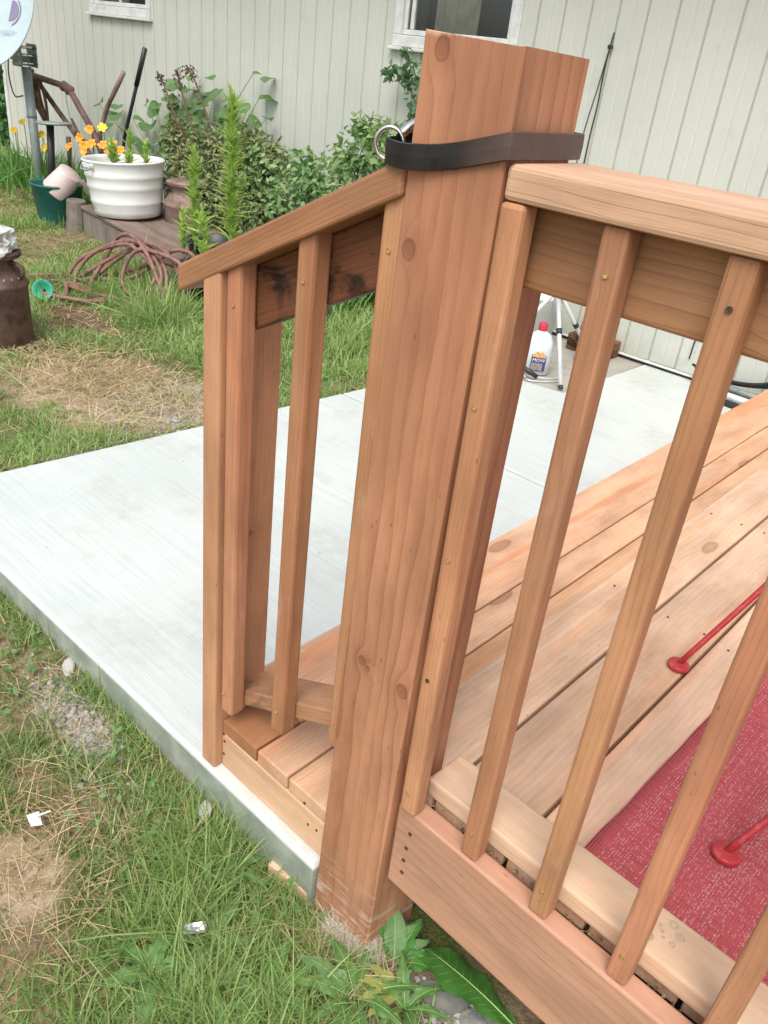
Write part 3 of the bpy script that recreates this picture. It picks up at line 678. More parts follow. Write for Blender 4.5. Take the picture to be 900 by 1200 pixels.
fd = Vector((.75, -.55, .45)).normalized()
obj('cone', lathe_bm([(.058, .0), (.056, .0), (.04, -.012), (.014, -.045), (.010, -.047), (.016, -.050), (.044, -.014), (.062, -.002), (.062, .002), (.058, .002)], 28), M_green, fun, axis_m((-4.16, 1.52, -.355), fd), sm=True)
obj('spout', lathe_bm([(.014, -.047), (.008, -.10), (.006, -.10), (.010, -.05)], 16), M_green, fun, axis_m((-4.16, 1.52, -.355), fd), sm=True)

# --- planter of old sleepers
pl = thing('planter_box', 'low weathered timber planter with grey plank sides carrying the white tub', 'planter', (-5, 2.8, -.41))
p0_, p1_ = Vector((-5.72, 2.66, -.44)), Vector((-3.95, 2.38, -.44)); dr = (p1_-p0_).normalized(); Ld = (p1_-p0_).length; pr_ = Vector((-dr.y, dr.x, 0))
zt = -.205
cuts = [0, .30, .62, .97, 1.30, Ld]
for a_, b_ in zip(cuts, cuts[1:]):      # short upright plank lengths on the front
    board('side_plank', M_oldwood, pl, tuple(p0_+dr*a_+Vector((0, 0, .0))), (0, 0, 1), tuple(dr), .21+random.uniform(-.004, .006), b_-a_-.006, -.04 if False else .04, .006, jig=.003)
board('top_plank', M_topwood, pl, tuple(p0_+Vector((-.02, -.01, .222))), tuple(dr), tuple(pr_), Ld+.02, .21, .028, .006)
board('top_plank', M_topwood, pl, tuple(p0_+pr_*.215+Vector((-.01, 0, .220))), tuple(dr), tuple(pr_), Ld, .24, .028, .006)
board('top_plank', M_topwood, pl, tuple(p0_+pr_*.46+Vector((0, 0, .221))), tuple(dr), tuple(pr_), Ld-.03, .22, .028, .006)
board('side_plank', M_oldwood, pl, tuple(p0_+pr_*.70), tuple(dr), (0, 0, 1), Ld, .20, .04, .006)
board('side_plank', M_oldwood, pl, tuple(p1_-dr*.05), tuple(pr_), (0, 0, 1), .66, .2, .04, .006)
lg = thing('log_post', 'short sawn log post standing between the teal bucket and the white tub', 'log', (-5.70, 2.56, -.42))
obj('log', lathe_bm([(.085, 0), (.082, .12), (.078, .262), (.070, .270), (.03, .266), (0, .26)], 14), M_oldwood, lg, axis_m((-5.79, 2.64, -.43), (.05, .04, 1)), sm=False)
tag(obj('driftwood', tube_bm(spline([(-5.62, 2.82, -.17), (-5.60, 2.72, -.13), (-5.56, 2.66, -.07), (-5.58, 2.60, .02)], 5), .055, 9, r1=.02), M_oldwood, None, sm=True), 'gnarled grey piece of driftwood leaning against the left of the white tub', 'driftwood')

# --- washtub
tub = thing('washtub', 'large round white enamel washtub with wire handles standing on the planter', 'washtub', (-5.13, 2.86, -.18))
TM = axis_m((-5.25, 2.80, -.182), (-.04, -.03, 1))
prof = [(0, .0), (.22, 0), (.250, .012), (.262, .05), (.266, .10), (.273, .112), (.268, .122), (.278, .205), (.287, .220), (.281, .235), (.288, .285), (.297, .300), (.290, .315), (.299, .385), (.306, .392), (.310, .400), (.304, .408), (.297, .404), (.290, .38), (.26, .10), (.25, .03), (0, .03)]
obj('tub_body', lathe_bm(prof, 56), M_white, tub, TM, sm=True)
obj('soil', lathe_bm([(.282, .345), (.16, .36), (0, .365)], 28), M_soil, tub, TM, sm=True)
for ang in (-38, 150):
    a_ = R(ang); M_ = TM @ Matrix.Rotation(a_, 4, 'Z')
    tube('handle', [M_ @ Vector(v) for v in ((.303, -.065, .37), (.320, -.06, .352), (.330, -.045, .345), (.334, .045, .345), (.320, .06, .352), (.303, .065, .37))], .007, M_galv, tub, 8)
    obj('handle_plate', box_bm(.012, .15, .028, .003), M_white, tub, M_ @ Matrix.Translation((.291, -.075, .355)))
M_scuff = simple('chipped_enamel', (.10, .11, .11), .8)
for k in range(9):
    a_ = R(-75+k*4+random.uniform(-2, 2)); M_ = TM @ Matrix.Rotation(a_, 4, 'Z')
    h0 = .055+.012*math.sin(k*2.3); z0_ = h0
    obj('chip', box_bm(.003, .004+.003*random.random(), .02+.02*random.random(), .001, 1), M_scuff, tub, M_ @ Matrix.Translation((.2625+(z0_-.05)*.12, 0, z0_)))

# --- milk cans
def milk_can(name, label, x, y, z, sc, lid, mat):
    t = thing(name, label, 'milk can', (x, y, z)); M_ = Matrix.Translation((x, y, z)) @ Matrix.Scale(sc, 4)
    obj('can_body', lathe_bm([(0, 0), (.165, 0), (.170, .01), (.168, .022), (.172, .03), (.172, .34), (.179, .348), (.179, .362), (.172, .370), (.167, .380), (.152, .405), (.124, .432), (.112, .445), (.110, .490), (.115, .496)], 40), mat, t, M_, sm=True)
    obj('rim', lathe_bm([(.110, .482), (.150, .502), (.154, .508), (.150, .514), (.110, .504)], 40), mat, t, M_, sm=True)
    if lid: obj('lid', lathe_bm([(.105, .502), (.148, .508), (.156, .515), (.158, .526), (.150, .532), (.09, .536), (.03, .543), (0, .544)], 40), mat, t, M_, sm=True)
    for k_ in (35, 215):
        A = M_ @ Matrix.Rotation(R(k_), 4, 'Z')
        bm = tube_bm([A @ Vector(v) for v in ((.155, 0, .395), (.176, 0, .425), (.172, 0, .452), (.145, 0, .468), (.112, 0, .474))], .014*sc, 8)
        obj('handle', bm, mat, t, sm=True)
    return t
milk_can('milk_can', 'rusty brown milk can at the left edge with a pale rock on its lid', -3.53, .97, -.42, .92, True, M_rust)
mc_ = pyobj('worn_lettering', [(0, 0, 0)]*3, [(0, 1, 2)], None) if False else None
M_pnt = simple('worn_white_paint', (.50, .47, .44), .8, 0, (.30, .24, .2), 60, lo=.3, hi=.6)
can1 = bpy.data.objects['milk_can']
for k in range(7):
    a_ = R(-75+k*17); z_ = .40; M_ = Matrix.Translation((-3.53, .97, -.42)) @ Matrix.Scale(.92, 4) @ Matrix.Rotation(a_, 4, 'Z') @ Matrix.Translation((.160, 0, .394)) @ Matrix.Rotation(R(-30), 4, 'Y')
    obj('worn_paint', box_bm(.003, .008, .022+.008*random.random(), .001, 1), M_pnt, can1, M_ @ Matrix.Rotation(random.uniform(-.5, .5), 4, 'X') @ Matrix.Scale(random.uniform(.4, .9), 4, (0, 0, 1)))
def rock_bm(r, seed, sub=3, amp=.35, sc=(1, 1, 1)):
    bm = bmesh.new(); bmesh.ops.create_icosphere(bm, subdivisions=sub, radius=r)
    for v in bm.verts:
        n_ = v.co.normalized(); f = 1+amp*noise.noise(n_*1.4+Vector((seed, 0, 0)))+amp*.4*noise.noise(n_*4+Vector((seed, 2, 0)))
        v.co = Vector((v.co.x*sc[0]*f, v.co.y*sc[1]*f, v.co.z*sc[2]*f))
    return bm
tag(obj('rock', rock_bm(.14, 3.2, 4, .55, (1.05, .9, .48)), M_white_rock, None, Matrix.Translation((-3.52, .96, .115))), 'pale lichen-crusted rock sitting on the rusty milk can lid', 'rock')
milk_can('milk_can', 'greyish rusty milk can with a round flat lid behind the white tub', -4.93, 3.12, -.41, .98, True, M_rustl)
tag(obj('rock', rock_bm(.10, 8.2, 3, .4, (.8, .8, 1.5)), M_stone, None, Matrix.Translation((-3.05, 2.80, -.33))), 'grey upright garden rock with a pale top seen between the stair balusters', 'rock')

# --- bucket and pot
bk = thing('bucket', 'dark teal plastic bucket with a pink pot tipped inside it', 'bucket', (-6.10, 2.66, -.42))
obj('bucket_body', lathe_bm([(0, 0), (.150, 0), (.155, .01), (.205, .325), (.216, .33), (.218, .345), (.208, .348), (.198, .33), (.150, .03), (0, .03)], 40), M_teal, bk, Matrix.Translation((-6.10, 2.66, -.43)), sm=True)
obj('water', lathe_bm([(.175, .20), (0, .20)], 30), M_soil, bk, Matrix.Translation((-6.10, 2.66, -.43)))
tag(obj('flower_pot', lathe_bm([(0, 0), (.112, 0), (.118, .006), (.150, .25), (.150, .262), (.142, .262), (.11, .02), (0, .02)], 36), M_pink, None, axis_m((-5.92, 2.70, .02), (-.50, -.40, -.75)) @ Matrix.Scale(.8, 4) , sm=True), 'pale pink plastic pot tipped on its side in the teal bucket', 'flower pot')

# --- stool / small table
stl = thing('side_table', 'small round grey metal table behind the satellite dish mast', 'table', (-6.6, 2.95, -.3))
obj('table_top', lathe_bm([(0, .0), (.135, .0), (.142, .006), (.142, .016), (.136, .020), (0, .018)], 36), M_galv, stl, axis_m((-6.57, 2.92, .300), (-.05, 0, 1)), sm=True)
tube('table_leg', [(-6.68, 2.90, -.38), (-6.63, 2.92, .299)], .032, M_black, stl, 12)
# --- rusty walking plough
pw = thing('walking_plough', 'rusty antique plough with angled wooden handles leaning before the house wall', 'plough', (-6.6, 3.2, -.3))
tube('handle', [(-7.49, 3.2, .66), (-7.0, 3.2, .36), (-6.72, 3.2, .20), (-6.43, 3.2, .04), (-6.30, 3.2, -.10)], .022, M_rust, pw, 8)
tube('handle', spline([(-7.35, 3.15, .62), (-7.0, 3.15, .60), (-6.75, 3.15, .585), (-6.66, 3.15, .55), (-6.5, 3.15, .42), (-6.32, 3.15, .27), (-6.2, 3.15, .12)], 5), .026, M_rust, pw, 8)
tube('handle', [(-6.05, 3.3, .765), (-6.15, 3.3, .66), (-6.33, 3.3, .48), (-6.45, 3.28, .25), (-6.4, 3.25, 0)], .021, M_rustl, pw, 8)
tube('brace', spline([(-7.50, 3.18, .53), (-7.42, 3.17, .60), (-7.35, 3.16, .66)], 4), .02, M_rust, pw, 8)
tube('brace', [(-6.75, 3.18, .33), (-6.62, 3.2, .18), (-6.36, 3.2, .17)], .014, M_rust, pw, 6)
tube('hook', spline([(-6.75, 3.15, .58), (-6.73, 3.14, .48), (-6.69, 3.14, .34), (-6.66, 3.16, .22)], 4), .006, M_galv, pw, 6)
tube('beam', [(-6.86, 3.2, .17), (-6.86, 3.2, .08), (-6.88, 3.2, -.3)], .022, M_rust, pw, 8)
for p_ in ((-6.77, 3.15, .585), (-6.68, 3.15, .565)): obj('knob', rock_bm(.042, 1.1, 2, .2), M_rust, pw, Matrix.Translation(p_), sm=True)
tube('beam', spline([(-6.45, 3.2, .05), (-6.2, 3.2, .02), (-6.0, 3.2, -.02), (-5.9, 3.25, -.1)], 4), .03, M_rust, pw, 8)
bd = thing('dried_bundle', 'dark red-brown dried bundle hanging below the plough handle', 'bundle', (-7.1, 3.1, .5))
for k in range(11):
    a_ = k*2.4; r_ = .05*(k % 3)/2+.015
    tube('strand', spline([(-7.22+r_*math.cos(a_)*.6, 3.12+r_*math.sin(a_), .60), (-7.20+r_*1.3*math.cos(a_), 3.12+r_*math.sin(a_), .45), (-7.12+r_*.6*math.cos(a_), 3.12+r_*.5*math.sin(a_), .32), (-7.07, 3.12, .22)], 4), .013, M_darkb if k % 2 else M_rust, bd, 6)
rk = thing('digging_bar', 'slim black pole stuck upright behind the white tub', 'pole', (-6.3, 3.45, -.3))
tube('shaft', [(-6.52, 3.45, -.35), (-6.36, 3.47, .24), (-6.03, 3.5, .95)], .016, M_black, rk, 10)
tube('grip', [(-6.16, 3.485, .665), (-6.03, 3.5, .955)], .021, M_black, rk, 10)

# --- black pots
def pot(x, y, z, r, h, label):
    t = thing('plant_pot', label, 'plant pot', (x, y, z))
    obj('pot_body', lathe_bm([(0, 0), (r*.78, 0), (r*.94, h*.9), (r*1.02, h*.9), (r*1.03, h*.995), (r, h), (r*.95, h*.985), (r*.9, h*.8), (0, h*.8)], 36), M_black, t, Matrix.Translation((x, y, z)), sm=True)
    obj('soil', lathe_bm([(r*.92, h*.84), (r*.5, h*.87), (0, h*.86)], 20), M_soil, t, Matrix.Translation((x, y, z)), sm=True)
pot(-3.55, 2.32, -.42, .185, .29, 'black plastic nursery pot behind the lower end of the stair handrail')
pot(-3.98, 2.66, -.42, .17, .33, 'black nursery pot behind the hose, farther from the handrail')

# --- things by the far wall
M_silver = simple('silver_aluminium', (.68, .70, .70), .35, .4)
tp = thing('tripod', 'silver metal tripod with black joints on the old concrete by the wall', 'tripod', (-1.4, 3.05, -.318))
hub = Vector((-1.52, 3.10, .13))
for f in ((-1.265, 2.895, -.312), (-1.80, 3.02, -.312), (-1.42, 3.50, -.312)):
    l_ = tube('leg', [hub, Vector(f)], .0125, M_silver, tp, 8)
    F_ = Vector(f); dd = (hub-F_).normalized()
    tube('leg_joint', [F_+dd*.0, F_+dd*.02], .013, M_black, l_, 8)
    tube('leg_joint', [F_+dd*.30, F_+dd*.33], .0165, M_black, l_, 8)
tube('column', [hub-Vector((0, 0, .12)), hub+Vector((0, 0, .2))], .014, M_silver, tp, 8)
abox('head', M_black, tp, tuple(hub+Vector((-.035, -.03, -.02))), tuple(hub+Vector((.035, .03, .04))), .008)
M_jug = simple('translucent_white_plastic', (.62, .68, .68), .35, 0, (.55, .62, .63), 8)
jg = thing('jug', 'white plastic jug with a red cap and a blue and orange label', 'jug', (-1.50, 3.03, -.318))
JM = Matrix.Translation((-1.515, 3.02, -.318)) @ Matrix.Rotation(R(38), 4, 'Z')
bm = lathe_bm([(0, 0), (.070, 0), (.076, .008), (.076, .155), (.070, .185), (.050, .215), (.022, .235), (.020, .25), (0, .25)], 32)
for v in bm.verts:
    k_ = max(abs(v.co.x), abs(v.co.y)); l_ = math.hypot(v.co.x, v.co.y)
    if k_ > 1e-3: v.co.x *= 1+.16*(l_/k_-1)*1.3; v.co.y *= 1+.16*(l_/k_-1)*1.3
    v.co.y *= .9
obj('jug_body', bm, M_jug, jg, JM, sm=True)
obj('cap', lathe_bm([(.024, .236), (.025, .27), (.022, .275), (0, .276)], 20), simple('red_cap', (.48, .03, .06), .4), jg, JM, sm=True)
M_lab1 = simple('label_blue', (.045, .05, .17), .5); M_lab2 = simple('label_orange', (.62, .25, .06), .5, 0, (.75, .45, .2), 60); M_lab3 = simple('label_grey', (.22, .20, .20), .6, 0, (.35, .30, .25), 80)
LB = JM @ Matrix.Translation((0, -.0735, 0)) @ Matrix.Rotation(R(90), 4, 'X')
def lab(name, x0, y0, x1, y1, mat, dz):
    return pyobj(name, [(x0, y0, dz), (x1, y0, dz), (x1, y1, dz), (x0, y1, dz)], [(0, 1, 2, 3)], mat, jg, LB)
lab('label', -.040, .03, .040, .118, M_lab1, .004); lab('label_panel', -.037, .034, .025, .074, M_lab3, .0052)
pyobj('label_flame', [(-.038, .108, .0053), (.038, .104, .0053), (.034, .118, .0053), (.024, .126, .0053), (.012, .138, .0053), (0, .128, .0053), (-.012, .140, .0053), (-.022, .126, .0053), (-.034, .124, .0053)], [tuple(range(9))], M_lab2, jg, LB)
text_mesh('lettering', 'MOW', .026, simple('label_white', (.8, .75, .8), .5), jg, LB @ Matrix.Translation((0, .082, .006)))
um = thing('umbrella', 'furled dark navy umbrella leaning on the wall behind the tripod', 'umbrella', (-1.5, 3.4, -.318))
M_navy = simple('navy_cloth', (.025, .03, .05), .8, 0, (.04, .045, .07), 30)
tube('canopy', spline([(-1.49, 3.42, -.19), (-1.50, 3.46, -.10), (-1.52, 3.52, .05), (-1.53, 3.60, .22)], 4), .026, M_navy, um, 8, r1=.010)
tube('shaft', [(-1.487, 3.40, -.314), (-1.49, 3.42, -.18)], .006, M_rust, um, 6)
tube('grip', [(-1.53, 3.60, .21), (-1.535, 3.62, .30)], .012, M_black, um, 8)
tl = thing('hand_tool', 'black hand tool with steel prongs lying against the white jug', 'tool', (-1.5, 2.9, -.31))
tube('grip', [(-1.525, 2.87, -.255), (-1.42, 2.90, -.298)], .013, M_black, tl, 10)
tube('prong', spline([(-1.44, 2.90, -.30), (-1.38, 2.96, -.305), (-1.36, 3.06, -.31)], 4), .004, M_silver, tl, 6)
tube('prong', spline([(-1.50, 2.88, -.30), (-1.44, 2.85, -.31), (-1.37, 2.93, -.312), (-1.33, 3.02, -.312)], 4), .004, M_silver, tl, 6)
bkt = thing('white_pail', 'white and grey pail partly hidden behind the tripod and the post', 'pail', (-1.75, 3.35, -.318))
obj('pail_body', lathe_bm([(0, 0), (.12, 0), (.15, .30), (.158, .305), (.158, .32), (.146, .32), (.12, .02), (0, .02)], 30), M_white, bkt, Matrix.Translation((-1.83, 3.42, -.318)), sm=True)
tube('pail_handle', spline([(-1.97, 3.42, -.01), (-1.9, 3.32, -.09), (-1.80, 3.27, -.11), (-1.70, 3.42, -.01)], 5), .005, M_black, bkt, 6)
tag(obj('cloth_bag', rock_bm(.055, 5.5, 3, .5, (.8, .8, 1.05)), simple('white_pink_cloth', (.66, .60, .60), .8, 0, (.5, .36, .38), 30), None, Matrix.Translation((-1.46, 3.52, -.265)), sm=True), 'small white and pink crumpled bag on the ground behind the tripod', 'bag')
tag(obj('cloth_bag', rock_bm(.045, 7.5, 3, .5, (.9, .8, 1.2)), simple('teal_white_cloth', (.50, .62, .60), .8, 0, (.65, .66, .64), 25), None, Matrix.Translation((-1.55, 3.66, -.165)), sm=True), 'pale teal bundle resting on the dark box by the wall', 'bag')
tag(abox('storage_box', M_darkb, None, (-1.66, 3.58, -.318), (-1.38, 3.735, -.222), .006), 'low dark brown box against the wall behind the tripod', 'box')

cb = thing('wall_cable', 'thin black cable hanging down the siding above the cap rail', 'cable', (-1.87, 3.74, 1.35))
tube('cable', spline([(-1.872, 3.742, 1.355), (-1.884, 3.742, 1.20), (-1.880, 3.742, 1.0), (-1.888, 3.742, .8), (-1.885, 3.742, .3), (-1.86, 3.742, -.25)], 5), .0042, M_black, cb, 6)
tube('cable', spline([(-1.872, 3.742, 1.355), (-1.90, 3.742, 1.1), (-1.935, 3.742, .8), (-1.93, 3.742, .4)], 5), .0028, M_black, cb, 6)
obj('hook', box_bm(.02, .03, .02, .003), M_black, cb, Matrix.Translation((-1.880, 3.715, 1.275)))
cc = thing('power_cord', 'black cords looped along the base of the siding beyond the deck', 'cord', (-.6, 3.7, -.3))
for k in range(3):
    tube('cord', spline([(-.90+.01*k, 3.66+.012*k, -.20-.01*k), (-.70, 3.66+.015*k, -.225-.01*k), (-.52, 3.65+.015*k, -.19-.012*k), (-.40, 3.68, -.12-.02*k), (-.30, 3.70, -.0-.02*k), (-.25, 3.71, .16)], 6), .008, M_black, cc, 6)
tube('cord', spline([(-.93, 3.735, .1), (-.92, 3.735, -.02), (-.95, 3.735, -.08), (-.955, 3.735, -.2)], 5), .004, M_black, cc, 6)
gp = thing('loose_pipes', 'grey and white pipes lying together along the foot of the wall', 'pipes', (-.6, 3.6, -.3))
tube('pipe', [(-.84, 3.66, -.262), (-.2, 3.63, -.262)], .018, M_galv, gp, 10); tube('pipe', [(-.84, 3.60, -.285), (-.2, 3.57, -.285)], .020, M_white, gp, 10)
tube('pipe', [(-.80, 3.53, -.300), (-.2, 3.50, -.300)], .018, M_black, gp, 10)

# ================================================================ VEGETATION
def set_attr(me, vals, name='rnd'):
    a_ = me.attributes.new(name, 'FLOAT', 'POINT'); a_.data.foreach_set('value', np.asarray(vals, dtype=np.float32))
def mesh_np(name, V, F, mat, attr, parent=None, M=None, sm=True):
    me = bpy.data.meshes.new(name); nv, nf = len(V), len(F); k = F.shape[1]
    me.vertices.add(nv); me.vertices.foreach_set('co', V.astype(np.float32).ravel())
    me.loops.add(nf*k); me.loops.foreach_set('vertex_index', F.astype(np.int32).ravel())
    me.polygons.add(nf); me.polygons.foreach_set('loop_start', (np.arange(nf)*k).astype(np.int32)); me.polygons.foreach_set('loop_total', np.full(nf, k, dtype=np.int32))
    me.update(calc_edges=True)
    if sm: me.polygons.foreach_set('use_smooth', np.ones(nf, dtype=bool))
    me.materials.append(mat); set_attr(me, attr)
    return put(bpy.data.objects.new(name, me), parent, M)
def blades(base, length, width, yaw, lean, curl, rnd, droop=1.):
    """grass blades, 3 segments; lean = horizontal travel / length"""
    n = len(base); d = np.stack([np.cos(yaw), np.sin(yaw), np.zeros(n)], 1); sdv = np.stack([-np.sin(yaw), np.cos(yaw), np.zeros(n)], 1)
    tw = rng.uniform(-.9, .9, n)[:, None]; up = np.array([0, 0, 1.])
    sd_ = sdv*np.cos(tw)+up*np.sin(tw)*.6
    V = []; ts = [0, .35, .7, 1]
    for i, t in enumerate(ts):
        hx = lean*length*(t**1.5)*(1+curl*t); hzv = length*np.sqrt(np.clip(1-np.minimum(lean, .97)**2, .02, 1))*(t-.28*droop*lean*t*t)
        c = base + d*hx[:, None] + up*hzv[:, None]
        w = width*(1, .95, .7, .0)[i]*.5
        if i < 3: V += [c-sd_*w[:, None], c+sd_*w[:, None]]
        else: V += [c]
    V = np.stack(V, 1); idx = np.arange(n)[:, None]*7
    F = np.concatenate([idx+np.array([[0, 1, 3]]), idx+np.array([[0, 3, 2]]), idx+np.array([[2, 3, 5]]), idx+np.array([[2, 5, 4]]), idx+np.array([[4, 5, 6]])], 0)
    return V.reshape(-1, 3), F, np.repeat(rnd, 7)
CX, CY, CZ = .6835, -.7935, 1.1225
blockers = [(-3.53, .97, .16), (-6.10, 2.66, .16), (-3.55, 2.32, .15), (-3.98, 2.66, .14), (-5.8, 2.62, .08)]
def ok_mask(x, y):
    left = -2.0+.075*y
    m = ~((x > left+.0) & (x < -.03) & (y > -.018)) & ~((x >= -.03) & (y > .0)) & ~((x > left+.0) & (y > .06))
    m &= ~((x > -5.75) & (x < -3.95) & (y > 2.66-.158*(x+5.72)) & (y < 3.4-.158*(x+5.72)))
    m &= ~((x > -.04) & (x < .15) & (y > -.02) & (y < .15))
    for bx_, by_, br_ in blockers: m &= (x-bx_)**2+(y-by_)**2 > br_**2
    return m
def fnoise(x, y, sc, seed):
    return np.array([noise.noise(Vector((a*sc, b*sc, seed))) for a, b in zip(x, y)])
def patchf(x, y):
    """1 where the lawn is worn bare"""
    f = np.zeros(len(x))
    for (cx, cy, rx_, ry2, s_) in ((-2.70, 1.02, .72, .34, 1), (-2.35, 1.22, .40, .36, 1.1), (-.50, -.405, .10, .08, 1.0), (-.80, -.115, .17, .05, .75), (-3.72, 1.50, .28, .16, 1), (.40, .02, .40, .14, 1.1), (-.62, -.30, .14, .07, .5)):
        f = np.maximum(f, s_*np.exp(-(((x-cx)/rx_)**2+((y-cy)/ry2)**2)**1.5))
    return f
zones = [((-1.75, .75), (-1.05, .0), 38000), ((-3.6, -1.75), (-.9, 3.5), 10000), ((-6.3, -3.6), (.0, 3.6), 6000), ((-10, -6.3), (1.2, 4.2), 1600)]
P_ = []
for (xa, xb_), (ya, yb_), den in zones:
    n = int((xb_-xa)*(yb_-ya)*den); P_.append(np.stack([rng.uniform(xa, xb_, n), rng.uniform(ya, yb_, n), np.full(n, den)], 1))
P_ = np.concatenate(P_)
# keep what the neighbourhood of the view can see: drop the strip right under the deck's far side
x, y, den = P_.T
keep = ok_mask(x, y); P_ = P_[keep]; x, y, den = P_.T
nz = fnoise(x, y, 2.2, 1.5); nz2 = fnoise(x, y, 9, 4.5); pf = patchf(x, y)
prob = np.clip(.92+np.where(den > 20000, .35, .7)*nz+.9*nz2-1.2*pf, .03, 1); keep = rng.random(len(x)) < prob
x, y, den, nz, nz2, pf = (v[keep] for v in (x, y, den, nz, nz2, pf))
n = len(x); zb = np.array([gz(a, b) for a, b in zip(x, y)])-.004
dist = np.sqrt((x-CX)**2+(y-CY)**2+1.5**2)
L_ = rng.gamma(6, .0085, n)*np.clip(1+1.1*nz+.5*nz2, .4, 1.9)*np.where(pf > .3, .6, 1)
tall = ((x < -3.3) & (x > -4.6) & (y > 1.75) & (y < 2.5)); L_ = np.where(tall, L_*2.6, L_)
rockt = ((x < -2.3) & (x > -3.4) & (y > 2.3)); L_ = np.where(rockt, L_*1.7, L_)
boxf = (x > -5.9) & (x < -3.9) & (y > 1.9) & (y < 2.75) & ~tall; L_ = np.where(boxf, L_*.5, L_)
edge = ((x > -2.4) & (x < -1.8) & (y < 1.0)); L_ = np.where(edge, np.minimum(L_, .06), L_)
near_deck = (x > -.45) & (y > -.35); L_ = np.where(near_deck, L_*1.35, L_)
w_ = rng.uniform(.0016, .0036, n)*np.clip(dist/2.2, 1, 2.4)*np.where(rng.random(n) < .1, 1.7, 1)
yaw = rng.uniform(0, 2*math.pi, n)+1.2*nz2
lean = np.clip(rng.beta(2.4, 1.6, n)*1.1, .08, .97)
r_ = np.clip(rng.normal(.45, .2, n)+.5*nz, 0, 1)
V, F, A = blades(np.stack([x, y, zb], 1), L_, w_, yaw, lean, rng.uniform(-.1, .4, n), r_)
M_grass = leafmat('lawn_grass', (.17, .28, .085), (.30, .43, .14), (.47, .56, .24), .5, .4)
gr = mesh_np('grass', V, F, M_grass, A); gr['kind'] = 'stuff'; tag(gr, 'rough green lawn grass around the slab and under the yard things', 'grass'); NG = n
# dead, straw coloured blades lying in the lawn
m = 50000; sel = rng.integers(0, len(P_), m); x, y = P_[sel, 0]+rng.normal(0, .01, m), P_[sel, 1]+rng.normal(0, .01, m)
k_ = ok_mask(x, y); x, y = x[k_], y[k_]; pf = patchf(x, y); nz = fnoise(x, y, 2.6, 8.8)
k_ = rng.random(len(x)) < np.clip(.10+.7*nz+.55*pf, .03, 1)*np.where(x > -1.75, .22, 1); x, y, pf = x[k_], y[k_], pf[k_]
ex = rng.normal(0, 1, (3600, 2))*np.array([.42, .20])+np.array([-2.75, 1.12]); ex2 = rng.normal(0, 1, (700, 2))*np.array([.13, .11])+np.array([-.50, -.38])
ex3 = rng.normal(0, 1, (600, 2))*np.array([.30, .09])+np.array([-.72, -.17]); ex4 = rng.normal(0, 1, (500, 2))*np.array([.06, .05])+np.array([.11, -.035])
ex = np.concatenate([ex, ex2, ex3, ex4]); ex = ex[ok_mask(ex[:, 0], ex[:, 1])]; x = np.concatenate([x, ex[:, 0]]); y = np.concatenate([y, ex[:, 1]]); n = len(x)
zb = np.array([gz(a, b) for a, b in zip(x, y)]); dist = np.sqrt((x-CX)**2+(y-CY)**2+1.5**2)
V, F, A = blades(np.stack([x, y, zb+rng.uniform(0, .018, n)], 1), rng.gamma(5, .013, n), rng.uniform(.0012, .0026, n)*np.clip(dist/2.2, 1, 2.3), rng.uniform(0, 6.3, n), rng.uniform(.85, .97, n), rng.uniform(0, .3, n), rng.random(n))
st_ = mesh_np('dry_grass', V, F, leafmat('straw', (.25, .17, .085), (.50, .38, .20), (.62, .53, .33), .7, .12), A); st_['kind'] = 'stuff'; tag(st_, 'straw-coloured dead grass lying flat over the worn patches', 'dry grass')

# small broad-leaved weeds scattered in the lawn
def leaves_np(C, nrm, axis, L, Wd, rnd, fold=.25):
    n = len(C); side = np.cross(nrm, axis); side /= np.linalg.norm(side, axis=1, keepdims=True)
    b = C; t = C+axis*L[:, None]; m1 = C+axis*(L*.45)[:, None]
    l = m1+side*(Wd*.5)[:, None]+nrm*(Wd*fold)[:, None]; r = m1-side*(Wd*.5)[:, None]+nrm*(Wd*fold)[:, None]
    V = np.stack([b, l, t, r], 1).reshape(-1, 3); i = np.arange(n)[:, None]*4
    return V, np.concatenate([i+np.array([[0, 2, 1]]), i+np.array([[0, 3, 2]])]), np.repeat(rnd, 4)
def unit(v): return v/np.maximum(np.linalg.norm(v, axis=1, keepdims=True), 1e-9)
m = 5200; sel = rng.integers(0, len(P_), m); x, y = P_[sel, 0], P_[sel, 1]; nzz = fnoise(x, y, 3.5, 21); k_ = (nzz > .08) & (patchf(x, y) < .3); x, y = x[k_], y[k_]; n = len(x)
zb = np.array([gz(a, b) for a, b in zip(x, y)])+rng.uniform(.01, .045, n)
nr = unit(np.stack([rng.normal(0, .4, n), rng.normal(0, .4, n), np.ones(n)], 1)); ax = unit(np.cross(nr, rng.normal(0, 1, (n, 3))))
V, F, A = leaves_np(np.stack([x, y, zb], 1), nr, ax, rng.uniform(.014, .035, n), rng.uniform(.009, .018, n), rng.random(n))
cv = mesh_np('clover', V, F, leafmat('clover_leaf', (.11, .23, .07), (.20, .36, .12)), A); cv['kind'] = 'stuff'; tag(cv, 'small round clover leaves scattered low in the lawn', 'clover')

